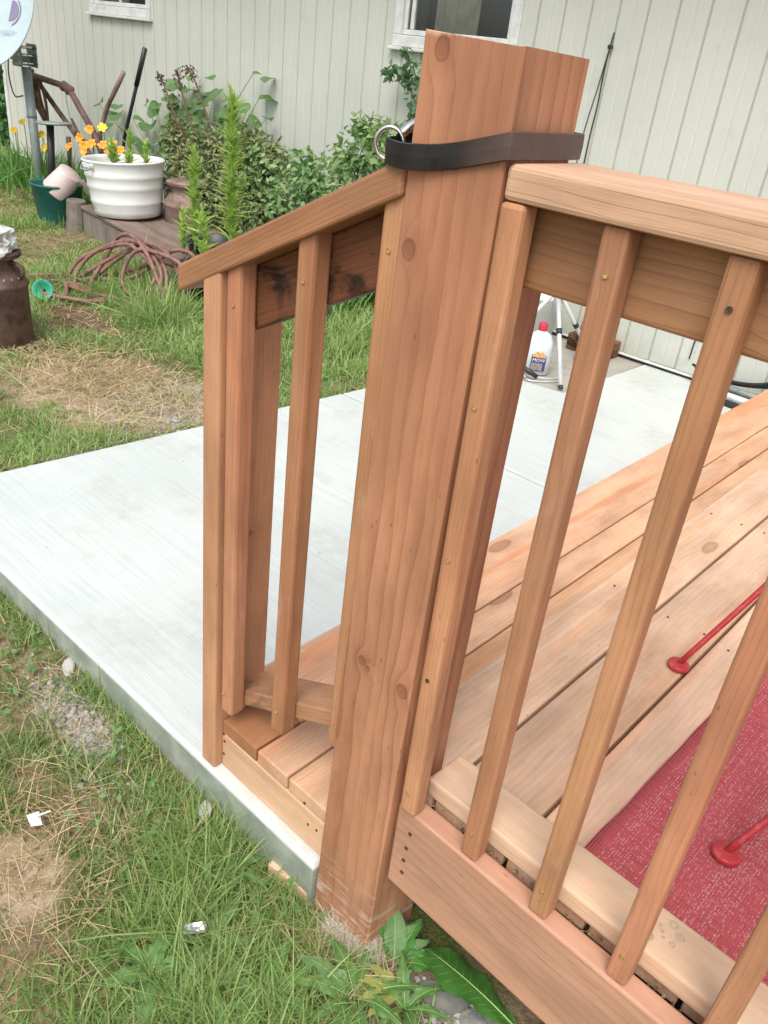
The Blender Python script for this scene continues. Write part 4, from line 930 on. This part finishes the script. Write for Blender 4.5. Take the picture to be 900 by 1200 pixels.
# gravel
def pebbles(name, n, area, smin, smax, mat, label):
    ico = bmesh.new(); bmesh.ops.create_icosphere(ico, subdivisions=1, radius=1); Vi = np.array([v.co[:] for v in ico.verts]); Fi = np.array([[v.index for v in f.verts] for f in ico.faces]); ico.free()
    Vs, Fs, As = [], [], []
    for k in range(n):
        cx, cy, sx2, sy2 = area[k % len(area)]
        x, y = rng.normal(cx, sx2), rng.normal(cy, sy2)
        if not ok_mask(np.array([x]), np.array([y]))[0] and not (x > .15 and y > 0): continue
        r = rng.uniform(smin, smax)*(1 if rng.random() > .08 else 1.7)*(1 if x > -1.8 else 1.5)
        sc = rng.uniform(.6, 1.2, 3)*r*np.array([1, 1, .7]); th = rng.uniform(0, 6.3); Rm = np.array([[math.cos(th), -math.sin(th), 0], [math.sin(th), math.cos(th), 0], [0, 0, 1]])
        v = (Vi*(1+rng.uniform(-.22, .22, (len(Vi), 1))))*sc @ Rm.T + np.array([x, y, gz(x, y)+r*.25])
        Vs.append(v); Fs.append(Fi+len(Vs[0])*(len(Vs)-1)); As.append(np.full(len(v), rng.random()))
    m_, N, L, P = newmat(name+'_stone'); g = G(N, L)
    c = g.mix(g.attr('rnd'), (.23, .21, .19), (.55, .53, .50)); L.new(g.mix(g.noise(g.pos(), 120, 3), c, g.vm('SCALE', c, sc=.6)), P.inputs['Base Color']); P.inputs['Roughness'].default_value = .9
    o = mesh_np(name, np.concatenate(Vs), np.concatenate(Fs), m_, np.concatenate(As), sm=False); o['kind'] = 'stuff'; return tag(o, label, 'gravel')
pebbles('gravel', 1300, [(-.80, -.10, .12, .035), (-.72, -.16, .10, .03), (-2.3, 1.22, .28, .2), (-1.9, .9, .1, .35), (.40, .03, .16, .035), (.36, .02, .12, .03)], .003, .0085, None, 'loose grey gravel along the slab edge and in the bare patches')

# stones, slate and big leaves beneath the deck front
def slab_stone(name, poly, z, t, mat, label, tilt=(0, 0)):
    bm = bmesh.new(); c = Vector((sum(p[0] for p in poly)/len(poly), sum(p[1] for p in poly)/len(poly), z))
    vb = [bm.verts.new((x-c.x, y-c.y, -t)) for x, y in poly]; vt = [bm.verts.new(((x-c.x)*.96, (y-c.y)*.96, .002*random.uniform(-1, 1))) for x, y in poly]
    bm.faces.new(vb[::-1]); top = bm.faces.new(vt); n = len(poly)
    for i in range(n): bm.faces.new((vb[i], vb[(i+1) % n], vt[(i+1) % n], vt[i]))
    bmesh.ops.bevel(bm, geom=list(top.edges), offset=.002, segments=2, affect='EDGES')
    return tag(obj(name, bm, mat, None, Matrix.Translation(c) @ Matrix.Rotation(tilt[0], 4, 'X') @ Matrix.Rotation(tilt[1], 4, 'Y')), label, 'stone')
slab_stone('flat_stone', [(.228, .030), (.290, -.006), (.328, .045), (.330, .085), (.255, .058)], -.427, .02, M_slate, 'flat dark grey slate under the large dock leaf at the foot of the deck', (.12, -.05))
tag(obj('round_stone', rock_bm(.052, 4.4, 4, .3, (1.0, .85, .4)), M_stone, None, Matrix.Translation((.368, .045, -.447))), 'rough grey lump of concrete beside the flat slate', 'stone')
tag(obj('round_stone', rock_bm(.032, 9.1, 3, .3, (1.0, .8, .6)), M_stone, None, Matrix.Translation((-.028, .055, -.44))), 'small dark grey stone wedged between slab end and corner post', 'stone')
tag(obj('round_stone', rock_bm(.022, 2.1, 3, .3, (1.3, .7, .4)), simple('pale_stone', (.50, .50, .46), .9, 0, (.4, .38, .34), 40), None, Matrix.Translation((-.355, -.045, -.409)) @ Matrix.Rotation(-.7, 4, 'Z')), 'pale flat stone against the slab edge near the step', 'stone')
tag(obj('round_stone', rock_bm(.024, 6.6, 3, .3, (1.5, .7, .35)), simple('pale_stone', (.50, .50, .46), .9, 0, (.4, .38, .34), 40), None, Matrix.Translation((-.98, -.035, -.405)) @ Matrix.Rotation(-.5, 4, 'Z')), 'pale flat stone against the slab edge at the far left', 'stone')
tag(board('wood_offcut', M_pale, None, (-.155, -.026, -.442), (1, .12, 0), (0, 1, 0), .115, .05, .03, .002), 'short pale wood offcut poking out under the slab end', 'offcut')

def leaf_mesh(name, L, Wd, mat, parent, M, lobes=0, curl=.2, wave=.0, fold=.18, n=14, vein=None, tipw=.6, seed=0, blunt=.75):
    """broad leaf along local +X, face up +Z, real midrib"""
    V = []; F = []; A = []
    for i in range(n+1):
        t = i/n; w = Wd*.5*(max(math.sin(math.pi*min(t**blunt, 1)), 0)**(.7 if blunt < 1 else .48))
        if lobes: w *= .66+.34*abs(math.sin(t*math.pi*lobes+.4))*(.6+.6*t)
        w = max(w, Wd*.012); x = L*t; zc = curl*L*(t-t*t*1.5)
        for j in range(-3, 4):
            u = j/3; wob = wave*Wd*math.sin(t*17+j*2.1+seed)*abs(u) + .035*Wd*abs(u)*(1 if i % 2 else -1)*(.5+wave*3)
            V.append((x-(.06*L*abs(u) if lobes else 0), u*w, zc+fold*w*abs(u)+wob)); A.append(.25+.5*random.random())
    for i in range(n):
        for j in range(6):
            a_ = i*7+j; F.append((a_, a_+7, a_+8, a_+1))
    o = pyobj(name, V, F, mat, parent, M, sm=True); set_attr(o.data, A)
    if vein:
        pts = [(L*t, 0, curl*L*(t-t*t*1.5)+.0012) for t in np.linspace(-.08, .93, 12)]
        obj('midrib', tube_bm(pts, L*.009, 6, r1=L*.002), vein, o, M, sm=True)
        bm = bmesh.new()
        for k in range(2, 12):
            t = k/13
            for sg in (-1, 1):
                w = Wd*.5*(max(math.sin(math.pi*min((t+.06)**blunt, 1)), 0)**.75)*(.42 if lobes else .84)
                q0 = Vector((L*t, 0, curl*L*(t-t*t*1.5)+.0008)); q1 = Vector((L*(t+.07), sg*w, curl*L*(t-t*t*1.5)+fold*w+.0016))
                tube_bm([q0, (q0+q1)/2+Vector((.0, 0, .0002)), q1], L*.0012, 4, bm, r1=L*.0005)
        obj('side_veins', bm, vein, o, M, sm=True)
    return o
M_dock = leafmat('dock_leaf', (.06, .20, .035), (.10, .28, .055), None, .42, .25)
M_dand = leafmat('dandelion_leaf', (.10, .23, .06), (.18, .34, .10), None, .5, .3)
M_pleaf = leafmat('pale_weed_leaf', (.14, .27, .10), (.22, .37, .16), None, .6, .3)
M_yel = leafmat('yellowed_leaf', (.38, .40, .10), (.50, .48, .16), None, .6, .3)
M_vein = simple('pale_midrib', (.34, .50, .18), .5)
dk = thing('dock_plant', 'large glossy dock leaf with a pale midrib curving out from under the deck', 'plant', (.42, .07, -.43))
LM = frame((.435, .078, -.400), (-.22, -.006, .02), (-.08, -.9, .35))
leaf_mesh('leaf', .225, .100, M_dock, dk, LM, curl=.10, wave=.04, fold=-.08, vein=M_vein, n=22, blunt=1.7)
leaf_mesh('leaf', .16, .06, M_dock, dk, frame((.44, .06, -.42), (.15, -.05, .03), (.2, .9, .2)), curl=.2, wave=.05, vein=M_vein)
def rosette(x, y, n, L, mat, label, a0=0, spread=6.28, lobes=4, up=.25, wd=.3):
    t = thing('dandelion_plant', label, 'plant', (x, y, gz(x, y)))
    for k in range(n):
        a_ = a0+spread*k/n+random.uniform(-.2, .2); l_ = L*random.uniform(.7, 1.1)
        leaf_mesh('leaf', l_, l_*wd, mat if random.random() > .12 else M_pleaf, t, frame((x+.008*math.cos(a_), y+.008*math.sin(a_), gz(x, y)+.018), (math.cos(a_), math.sin(a_), up+random.uniform(-.1, .2)), (-math.sin(a_), math.cos(a_), random.uniform(-.3, .3))),
                  lobes=lobes, curl=random.uniform(.2, .7), wave=.12, fold=random.uniform(.05, .35), vein=M_vein, seed=k)
    return t
rosette(.175, .02, 6, .10, M_dock, 'dark green broad-leaved weed against the right foot of the corner post', .2, 3.2, 0, .7, .42)
rosette(.170, -.085, 9, .125, M_dand, 'jagged dandelion leaves spread in front of the corner post', 2.1, 5.6, 4)
rosette(.06, -.20, 8, .11, M_dand, 'dandelion rosette in the grass left of the post foot', .4, 6.28, 4)
rosette(-.10, -.21, 6, .10, M_pleaf, 'pale green weed in the lawn beside the foil wrapper', .9, 6.28, 3)
rosette(-.13, -.33, 6, .085, M_dand, 'small dandelion near the lower left of the lawn below the foil wrapper', .2, 6.28, 0, .2, .4)
rosette(.25, -.03, 6, .10, M_dand, 'bright dandelion leaves in front of the dark slate', .3, 6.28, 4)
rosette(-.19, -.09, 5, .08, M_pleaf, 'pale weed in long grass by the slab edge', .3, 6.28, 3)
rosette(.05, -.30, 5, .10, M_dand, 'dandelion rosette at the very bottom edge of the lawn', .3, 6.28, 4)
yl = thing('yellow_weed', 'yellowing weed leaves between the post foot and the slate', 'plant', (.21, -.03, -.44))
for k in range(4):
    a_ = 3.2+k*.45; leaf_mesh('leaf', .085, .03, M_yel, yl, frame((.225, -.02, gz(.22, -.02)+.03), (math.cos(a_), math.sin(a_), .1), (-math.sin(a_), math.cos(a_), .2)), lobes=3, curl=.2, wave=.05, vein=M_vein)
# cottony seed fluff and web caught round the foot of the post
m_, N, L, P = newmat('cottony_fluff'); P.inputs['Base Color'].default_value = (.60, .56, .48, 1); P.inputs['Roughness'].default_value = .9
n = 2600; t_ = rng.random(n); sidef = rng.random(n) < .58
fx = np.where(sidef, .02+.105*t_, .127+rng.normal(0, .006, n)); fy = np.where(sidef, -.014+rng.normal(0, .008, n), .07*t_-.01)
V, F, A = blades(np.stack([fx, fy, -.452+np.abs(rng.normal(0, .016, n))], 1), rng.uniform(.015, .05, n), np.full(n, .0007), rng.uniform(0, 6.3, n), rng.uniform(.6, .97, n), rng.uniform(-.2, .6, n), rng.random(n))
fl_ = mesh_np('seed_fluff', V, F, m_, A); fl_['kind'] = 'stuff'; tag(fl_, 'whitish seed fluff and cobweb gathered round the foot of the corner post', 'fluff')

# litter
M_paper = simple('white_paper', (.80, .80, .80), .7); M_foil = simple('foil', (.75, .76, .76), .25, .8, (.5, .52, .5), 90)
pp = thing('paper_scrap', 'small torn white paper scrap lying in the grass', 'litter', (-.56, -.335, -.40))
z_ = gz(-.56, -.335)+.036
pyobj('paper', [(-.585, -.345, z_), (-.548, -.352, z_+.004), (-.538, -.332, z_+.002), (-.572, -.322, z_+.007), (-.560, -.335, z_+.011)], [(0, 1, 4), (1, 2, 4), (2, 3, 4), (3, 0, 4)], M_paper, pp)
pyobj('paper_strip', [(-.562, -.336, z_+.012), (-.557, -.334, z_+.012), (-.546, -.308, z_+.017), (-.550, -.307, z_+.017)], [(0, 1, 2, 3)], M_paper, pp)
wr = thing('foil_wrapper', 'crumpled silvery foil wrapper lying in the grass', 'litter', (-.125, -.235, -.40))
bm = bmesh.new(); gv = {}
WM = frame((-.142, -.258, gz(-.125, -.235)+.046), (.034, .043, .004), (-.7, .6, .2))
for i in range(9):
    for j in range(4): gv[i, j] = bm.verts.new((i*.0062, j*.0068, random.uniform(-.0018, .0018)))
for i in range(8):
    for j in range(3): bm.faces.new((gv[i, j], gv[i+1, j], gv[i+1, j+1], gv[i, j+1]))
obj('foil', bm, M_foil, wr, WM)
for k_, (a_, b_) in enumerate(((.003, .0045), (.047, .049))): obj('dark_band', box_bm(.0022, .0204, .0012, 0), M_slate, wr, WM @ Matrix.Translation((a_, 0, .001)))

# ---- leafy plants
def foliage(name, parent, clumps, n, L, Wd, mat, upness=.3, shell=.55, fold=.2):
    """many separate leaves filling ellipsoid clumps unevenly"""
    Cs = []; out = []
    vol = np.array([c[3]*c[4]*c[5] for c in clumps])**.7; vol /= vol.sum()
    for c, v in zip(clumps, vol):
        k = max(6, int(n*v)); u = unit(rng.normal(0, 1, (k, 3))); r = shell+(1-shell)*rng.random(k); r = r*(1+.18*np.sin(u[:, 0]*7+c[0]*9)*np.cos(u[:, 2]*6+c[1]*5))
        Cs.append(u*r[:, None]*np.array(c[3:6])+np.array(c[:3])); out.append(u)
    C = np.concatenate(Cs); U = np.concatenate(out); k = len(C)
    nr = unit(U*.8+rng.normal(0, .6, (k, 3))+np.array([0, 0, .7])); ax = unit(np.cross(nr, rng.normal(0, 1, (k, 3)))+np.array([0, 0, upness])*.5)
    nr = unit(nr-ax*np.sum(nr*ax, 1, keepdims=True))
    l_ = L*rng.uniform(.6, 1.25, k); f_ = np.clip(rng.normal(.5, .22, k)+.25*np.sin(C[:, 0]*11+C[:, 2]*9), 0, 1)
    V, F, A = leaves_np(C, nr, ax, l_, l_*Wd, f_, fold)
    return mesh_np(name, V, F, mat, A, parent, sm=False)
def twigs(name, parent, base, tips, r, mat):
    bm = bmesh.new()
    for t in tips:
        b = Vector(base)+Vector((random.uniform(-.08, .08), random.uniform(-.05, .05), 0)); t = Vector(t); md = (b+t)/2+Vector((random.uniform(-.06, .06), random.uniform(-.04, .04), .06))
        tube_bm(spline([b, md, t], 4), r, 5, bm, r1=r*.35)
    return obj(name, bm, mat, parent, sm=True)
M_twig = simple('brown_twig', (.12, .075, .045), .8); M_gstem = simple('green_stem', (.14, .24, .06), .6)
M_weig = leafmat('dark_bronze_leaf', (.12, .16, .06), (.21, .28, .11), (.30, .24, .15), .5, .15)
M_shr = leafmat('grey_green_leaf', (.15, .26, .11), (.26, .42, .18), (.44, .56, .26), .5, .35)
M_big = leafmat('big_round_leaf', (.12, .23, .09), (.24, .38, .16), None, .5, .35)
M_lily = leafmat('lily_leaf', (.42, .60, .14), (.58, .74, .22), None, .45, .5)
M_strap = leafmat('daylily_leaf', (.11, .26, .06), (.20, .40, .10), None, .45, .3)
M_dkl = leafmat('dark_round_leaf', (.035, .12, .030), (.065, .20, .045), None, .4, .2)

b = thing('bronze_bush', 'dense bronze-leaved bush behind the white tub with arching flower spikes', 'bush', (-4.9, 3.4, -.4))
cl = [(-5.35, 3.42, .18, .30, .2, .22), (-5.0, 3.4, .20, .33, .2, .24), (-4.70, 3.38, .26, .33, .2, .22), (-4.40, 3.36, .14, .30, .2, .25), (-4.75, 3.2, -.05, .4, .18, .22), (-4.25, 3.2, -.08, .28, .2, .20), (-5.2, 3.25, -.02, .3, .14, .2), (-5.55, 3.45, .30, .12, .1, .14), (-4.5, 3.42, .40, .16, .12, .12), (-4.2, 3.38, .34, .12, .1, .10)]
cl = [(c[0], c[1], c[2]+.05, c[3], c[4], c[5]*1.15) for c in cl]
foliage('leaves', b, cl, 9500, .052, .42, M_weig, .2, .3)
twigs('branches', b, (-4.8, 3.4, -.42), [(c[0]+random.uniform(-.1, .1), c[1], c[2]+.15) for c in cl for _ in range(3)], .008, M_twig)
M_spk = simple('brown_flower_spike', (.15, .09, .08), .8, 0, (.24, .13, .12), 40)
for (pts) in ([(-5.30, 3.4, .30), (-5.50, 3.42, .50), (-5.68, 3.45, .70), (-5.76, 3.45, .78)], [(-4.95, 3.4, .35), (-5.10, 3.42, .60), (-5.28, 3.45, .80), (-5.36, 3.45, .86)], [(-5.1, 3.4, .3), (-5.3, 3.42, .5), (-5.47, 3.45, .74), (-5.5, 3.45, .84)]):
    S = spline(pts, 6); st2 = obj('flower_spike', tube_bm(S, .010, 6, r1=.004), M_twig, b, sm=True)
    C = []; 
    for k in range(90):
        p_ = S[int((1-abs(random.random()*random.random()))*(len(S)-1))]; C.append(p_+Vector((random.gauss(0, .018), random.gauss(0, .018), random.gauss(0, .018))))
    C = np.array([c[:] for c in C]); k = len(C); nr = unit(rng.normal(0, 1, (k, 3))); ax = unit(np.cross(nr, rng.normal(0, 1, (k, 3))))
    V, F, A = leaves_np(C, nr, ax, rng.uniform(.02, .04, k), rng.uniform(.012, .02, k), rng.random(k)); mesh_np('blossom', V, F, leafmat('spike_bract', (.10, .09, .06), (.24, .12, .12)) if 'spike_bract' not in bpy.data.materials else bpy.data.materials['spike_bract'], A, st2, sm=False)

b = thing('large_leaved_shrub', 'shrub with large round pale green leaves spreading against the siding', 'shrub', (-5.7, 3.6, -.3))
lv = None
spots = [(-6.98, 3.6, .43, .13), (-6.72, 3.6, .42, .14), (-6.60, 3.55, .34, .15), (-6.80, 3.6, .36, .10), (-6.42, 3.6, .38, .12), (-6.30, 3.6, .30, .13), (-6.05, 3.62, .46, .15), (-6.12, 3.6, .33, .15), (-5.90, 3.6, .40, .14), (-5.85, 3.6, .58, .12),
         (-5.68, 3.62, .66, .14), (-5.50, 3.6, .57, .15), (-5.75, 3.6, .48, .16), (-5.30, 3.62, .68, .14), (-5.40, 3.6, .46, .16), (-5.15, 3.6, .55, .17), (-5.05, 3.62, .68, .13), (-4.98, 3.6, .45, .16), (-4.84, 3.62, .61, .14), (-4.78, 3.62, .47, .13), (-5.60, 3.62, .76, .10), (-5.25, 3.6, .80, .09), (-4.72, 3.64, .72, .15), (-4.66, 3.64, .84, .11), (-4.80, 3.64, .88, .07), (-6.5, 3.6, .18, .15), (-6.3, 3.6, .10, .15), (-6.05, 3.6, .15, .15), (-4.6, 3.62, .60, .09), (-6.9, 3.6, .22, .12), (-6.20, 3.6, .52, .08), (-5.95, 3.6, .24, .15), (-5.6, 3.6, .36, .15)] + [(random.uniform(-6.1, -4.75), 3.58, random.uniform(.35, .68), random.uniform(.10, .15)) for _ in range(20)]
tips = []
for k, (x, y, z, sz) in enumerate(spots):
    if k < 3 or random.random() < .3: n_ = None
    a_ = random.uniform(-2.6, -.5); nn = Vector((random.uniform(-.1, .8), -.8, random.uniform(.1, .9))).normalized(); xx = nn.cross(Vector((math.cos(a_), .2, math.sin(a_)))).normalized(); nn = (nn+Vector((random.uniform(-.6, .6), random.uniform(-.3, .6), random.uniform(-.3, .7)))).normalized(); xx = nn.cross(xx).normalized(); M_ = frame((x, y, z), xx, nn.cross(xx))
    if lv is None or k % 6 == 0:
        V = []; F = []; n_ = 12
        for i in range(n_+1):
            t = i/n_; w = .5*max(math.sin(math.pi*t**.62), 0)**.7; w = max(w, .01)
            for j in range(-2, 3): V.append((t, w*j/2, .35*abs(j/2)*w-.35*t*t+.02*math.sin(t*12+j+k)))
        F = [(i*5+j, i*5+j+5, i*5+j+6, i*5+j+1) for i in range(n_) for j in range(4)]
        me = bpy.data.meshes.new('leaf'); me.from_pydata(V, [], F); smooth(me); me.materials.append(M_big); set_attr(me, [random.random()*.4+.1*(k % 6) for _ in V]); lv = me
    put(bpy.data.objects.new('leaf', lv), b, M_ @ Matrix.Diagonal((sz*1.0, sz*1.05, sz*1.0, 1))); tips.append((x, y, z))
twigs('branches', b, (-5.6, 3.62, -.4), tips[::2], .008, M_gstem)

b = thing('green_shrub', 'loose grey-green shrub behind the stair handrail, against the siding', 'shrub', (-3.8, 3.4, -.4))
cl = [(-4.25, 3.35, .30, .22, .15, .14), (-4.1, 3.3, .05, .3, .15, .22), (-3.95, 3.45, .28, .20, .15, .15), (-3.80, 3.4, .10, .28, .15, .25), (-3.6, 3.45, .36, .15, .12, .16), (-3.42, 3.45, .42, .22, .12, .18), (-3.3, 3.5, .60, .18, .1, .11), (-3.5, 3.4, .1, .3, .15, .25), (-3.15, 3.45, .45, .2, .12, .2), (-3.45, 3.5, .62, .12, .08, .08), (-3.2, 3.35, .0, .3, .2, .3), (-3.0, 3.3, -.2, .35, .2, .2), (-4.45, 3.3, .08, .16, .12, .2)]
cl = [(c[0], c[1], c[2]+.05, c[3]*1.1, c[4], c[5]*1.1) for c in cl]
foliage('leaves', b, cl, 4300, .066, .55, M_shr, .3, .1)
twigs('branches', b, (-3.7, 3.45, -.42), [(c[0]+random.uniform(-.12, .12), c[1], c[2]+.12) for c in cl for _ in range(3)], .006, M_twig)
b = thing('rose_vine', 'thin climbing stems with small leaves left of the post in front of the window', 'vine', (-3.2, 3.62, -.3))
cl = []
for (pts) in ([(-3.2, 3.6, -.4), (-3.17, 3.62, .4), (-3.15, 3.62, .8), (-3.18, 3.62, 1.02), (-3.22, 3.6, 1.17)], [(-3.15, 3.6, -.4), (-3.12, 3.62, .5), (-3.08, 3.62, .85), (-3.10, 3.62, 1.08)], [(-3.17, 3.62, .95), (-3.28, 3.62, 1.03), (-3.36, 3.6, 1.02)]):
    S = spline(pts, 6); tube('stem', S, .006, M_twig, b, 5, r1=.003); cl += [(p_.x+random.uniform(-.04, .04), p_.y, p_.z, .045, .03, .04) for p_ in S if p_.z > .55]
foliage('leaves', b, cl, 210, .058, .6, leafmat('vine_leaf', (.11, .22, .12), (.18, .32, .17), None, .5, .3), .2, .2)

def lily(x, y, z, h, nw, ll, label, name='lily_plant', mat=M_lily, lean=(0, 0)):
    t = thing(name, label, 'plant', (x, y, z)); top = Vector((x+lean[0], y+lean[1], z+h))
    S = spline([(x, y, z), ((x+top.x)/2+.01, (y+top.y)/2, z+h*.5), top], 8); tube('stem', S, .008, M_gstem, t, 6, r1=.004)
    f = rng.random(nw)**.85; B = np.array([S[0].lerp(S[-1], .10+.90*q_)[:] for q_ in f])+rng.normal(0, .003, (nw, 3))
    V, F, A = blades(B, ll*rng.uniform(.55, 1.2, nw)*(1-.25*f), rng.uniform(.014, .024, nw), rng.uniform(0, 6.3, nw), np.clip(rng.normal(.72, .14, nw)-.35*f**4, .15, .95), rng.uniform(-.1, .3, nw), rng.random(nw), .9)
    mesh_np('leaves', V, F, mat, A, t, sm=False); return t
lily(-3.72, 2.62, -.16, .93, 470, .15, 'tallest bright green lily stalk rising behind the stair handrail')
lily(-3.84, 2.42, -.14, .60, 200, .12, 'thin bright green lily stalk left of the tallest one')
lily(-3.94, 2.40, -.16, .24, 60, .11, 'short feathery lily shoot at the left of the pots')
lily(-3.66, 2.36, -.16, .28, 90, .12, 'low leafy lily shoot at the foot of the tallest stalk')
lily(-3.58, 2.30, -.16, .12, 50, .09, 'lowest lily shoot in the pot touching the handrail tip')
for k, (x, y, h) in enumerate(((-5.22, 2.82, .25), (-5.28, 2.70, .18), (-5.10, 2.88, .20), (-5.38, 2.78, .12), (-5.12, 2.74, .10))):
    lily(x, y, .15, h, 60, .10, ['tallest seedling in the middle of the white tub', 'leafy seedling by the front rim of the white tub', 'leafy seedling at the right of the white tub', 'small pale seedling at the left of the white tub', 'lowest seedling near the tub handle'][k], 'seedling', M_lily)

# daylilies: strap leaves and orange / yellow blooms
M_or = simple('orange_petal', (.90, .30, .02), .5, 0, (.95, .45, .03), 20); M_ye = simple('yellow_petal', (.92, .62, .03), .5, 0, (.95, .72, .10), 20)
def strap_clump(name, label, cx, cy, rx_, ry2, n, h, cat='plant'):
    t = thing(name, label, cat, (cx, cy, gz(cx, cy)))
    x = rng.normal(cx, rx_, n); y = rng.normal(cy, ry2, n); z = np.array([gz(a, b) for a, b in zip(x, y)])
    V, F, A = blades(np.stack([x, y, z], 1), rng.uniform(.6, 1.25, n)*h, rng.uniform(.012, .02, n), rng.uniform(0, 6.3, n), rng.uniform(.25, .85, n), rng.uniform(-.1, .3, n), rng.random(n))
    mesh_np('strap_leaves', V, F, M_strap, A, t); return t
left = strap_clump('daylily', 'thick clump of strap-leaved daylilies with yellow blooms left of the dish mast', -7.45, 3.15, .40, .22, 900, .42)
mid = strap_clump('daylily', 'daylily clump with orange blooms between the dish mast and the white tub', -6.2, 3.15, .34, .14, 460, .40)
def bloom(parent, p, mat, sz=.05):
    bz = Vector(p)-Vector((random.uniform(-.05, .05), 0, .30)); tube('flower_stem', [bz, (bz+Vector(p))/2+Vector((.01, 0, 0)), p], .004, M_gstem, parent, 5)
    V, F = [(0, 0, 0)], []
    for k in range(6):
        a_ = k*math.pi/3; c_, s_ = math.cos(a_), math.sin(a_); i = len(V)
        w_ = random.uniform(.75, 1.15); V += [(.42*c_-.30*s_, .42*s_+.30*c_, .6), (.42*c_+.30*s_, .42*s_-.30*c_, .6), (.8*w_*c_-.30*s_, .8*w_*s_+.30*c_, .85), (.8*w_*c_+.30*s_, .8*w_*s_-.30*c_, .80), (1.0*w_*c_, 1.0*w_*s_, .72)]
        F += [(0, i+1, i), (i, i+1, i+3, i+2), (i+2, i+3, i+4)]
    d = Vector((random.uniform(.1, .7), random.uniform(-.9, -.4), random.uniform(.3, .8))).normalized()
    pyobj('bloom', [tuple(v_*sz*.8 for v_ in v) for v in V], F, mat, parent, axis_m(p, d), sm=True)
for p_, m_ in (((-7.39, 3.05, .21), M_ye), ((-7.55, 3.05, .12), M_ye), ((-7.48, 3.0, .13), M_ye), ((-7.04, 3.05, .16), M_ye), ((-7.3, 3.1, .16), M_ye)): bloom(left, p_, m_, .048)
for p_, m_ in (((-6.79, 3.0, .12), M_ye), ((-6.99, 3.05, .04), M_ye), ((-6.18, 3.05, .30), M_or), ((-6.08, 3.0, .20), M_or), ((-6.18, 3.05, .19), M_or), ((-5.99, 3.05, .20), M_or), ((-5.82, 3.05, .23), M_or), ((-6.30, 3.05, .16), M_or), ((-6.03, 3.08, .33), M_ye), ((-5.72, 3.05, .20), M_or), ((-6.35, 3.05, .22), M_or), ((-6.45, 3.0, .13), M_or), ((-6.10, 2.95, .14), M_or), ((-5.90, 3.05, .16), M_or)): bloom(mid, p_, m_, .056)
b = thing('leafy_groundcover', 'low mound of dark green leaves beside the bare post, seen beyond the slab', 'plant', (-3.0, 3.2, -.4))
foliage('leaves', b, [(-3.15, 3.30, -.28, .28, .2, .14), (-2.85, 3.35, -.26, .28, .2, .16), (-2.55, 3.4, -.28, .25, .2, .14), (-3.4, 3.4, -.25, .25, .2, .15)], 750, .085, .85, M_dkl, .1, .5)
t_ = strap_clump('iris_clump', 'pale green strappy clump beside the garden rock', -3.02, 3.0, .07, .06, 46, .36)
# behind the house corner at far left
b = thing('evergreen_hedge', 'dark green hedge beyond the left end of the house', 'hedge', (-11, 5, -.4))
foliage('leaves', b, [(-10.6, 4.6, .5, .8, .6, .9), (-11.4, 5.0, 1.2, 1.0, .7, 1.2), (-12.2, 4.6, .4, .9, .7, .9), (-10.3, 4.2, -.1, .5, .4, .4)], 9000, .11, .5, M_dkl, .3, .5)
twigs('branches', b, (-11, 4.8, -.5), [(-10.6, 4.6, .9), (-11.4, 5.0, 1.8), (-12.2, 4.6, .9), (-10.3, 4.3, .1)], .05, M_twig)

# ---- repeats of a kind share a group
GR = {'milk_can': 'old milk cans', 'plant_pot': 'black nursery pots', 'lily_plant': 'lily stalks in the pots', 'seedling': 'seedlings in the washtub', 'dandelion_plant': 'weeds in the lawn', 'daylily': 'daylily clumps by the wall',
      'round_stone': 'loose stones by the slab and deck', 'cloth_bag': 'bags behind the tripod', 'rock': 'rocks in the yard'}
for o in bpy.data.objects:
    k = o.name.split('.')[0]
    if o.parent is None and o.get('category') and k in GR: o['group'] = GR[k]
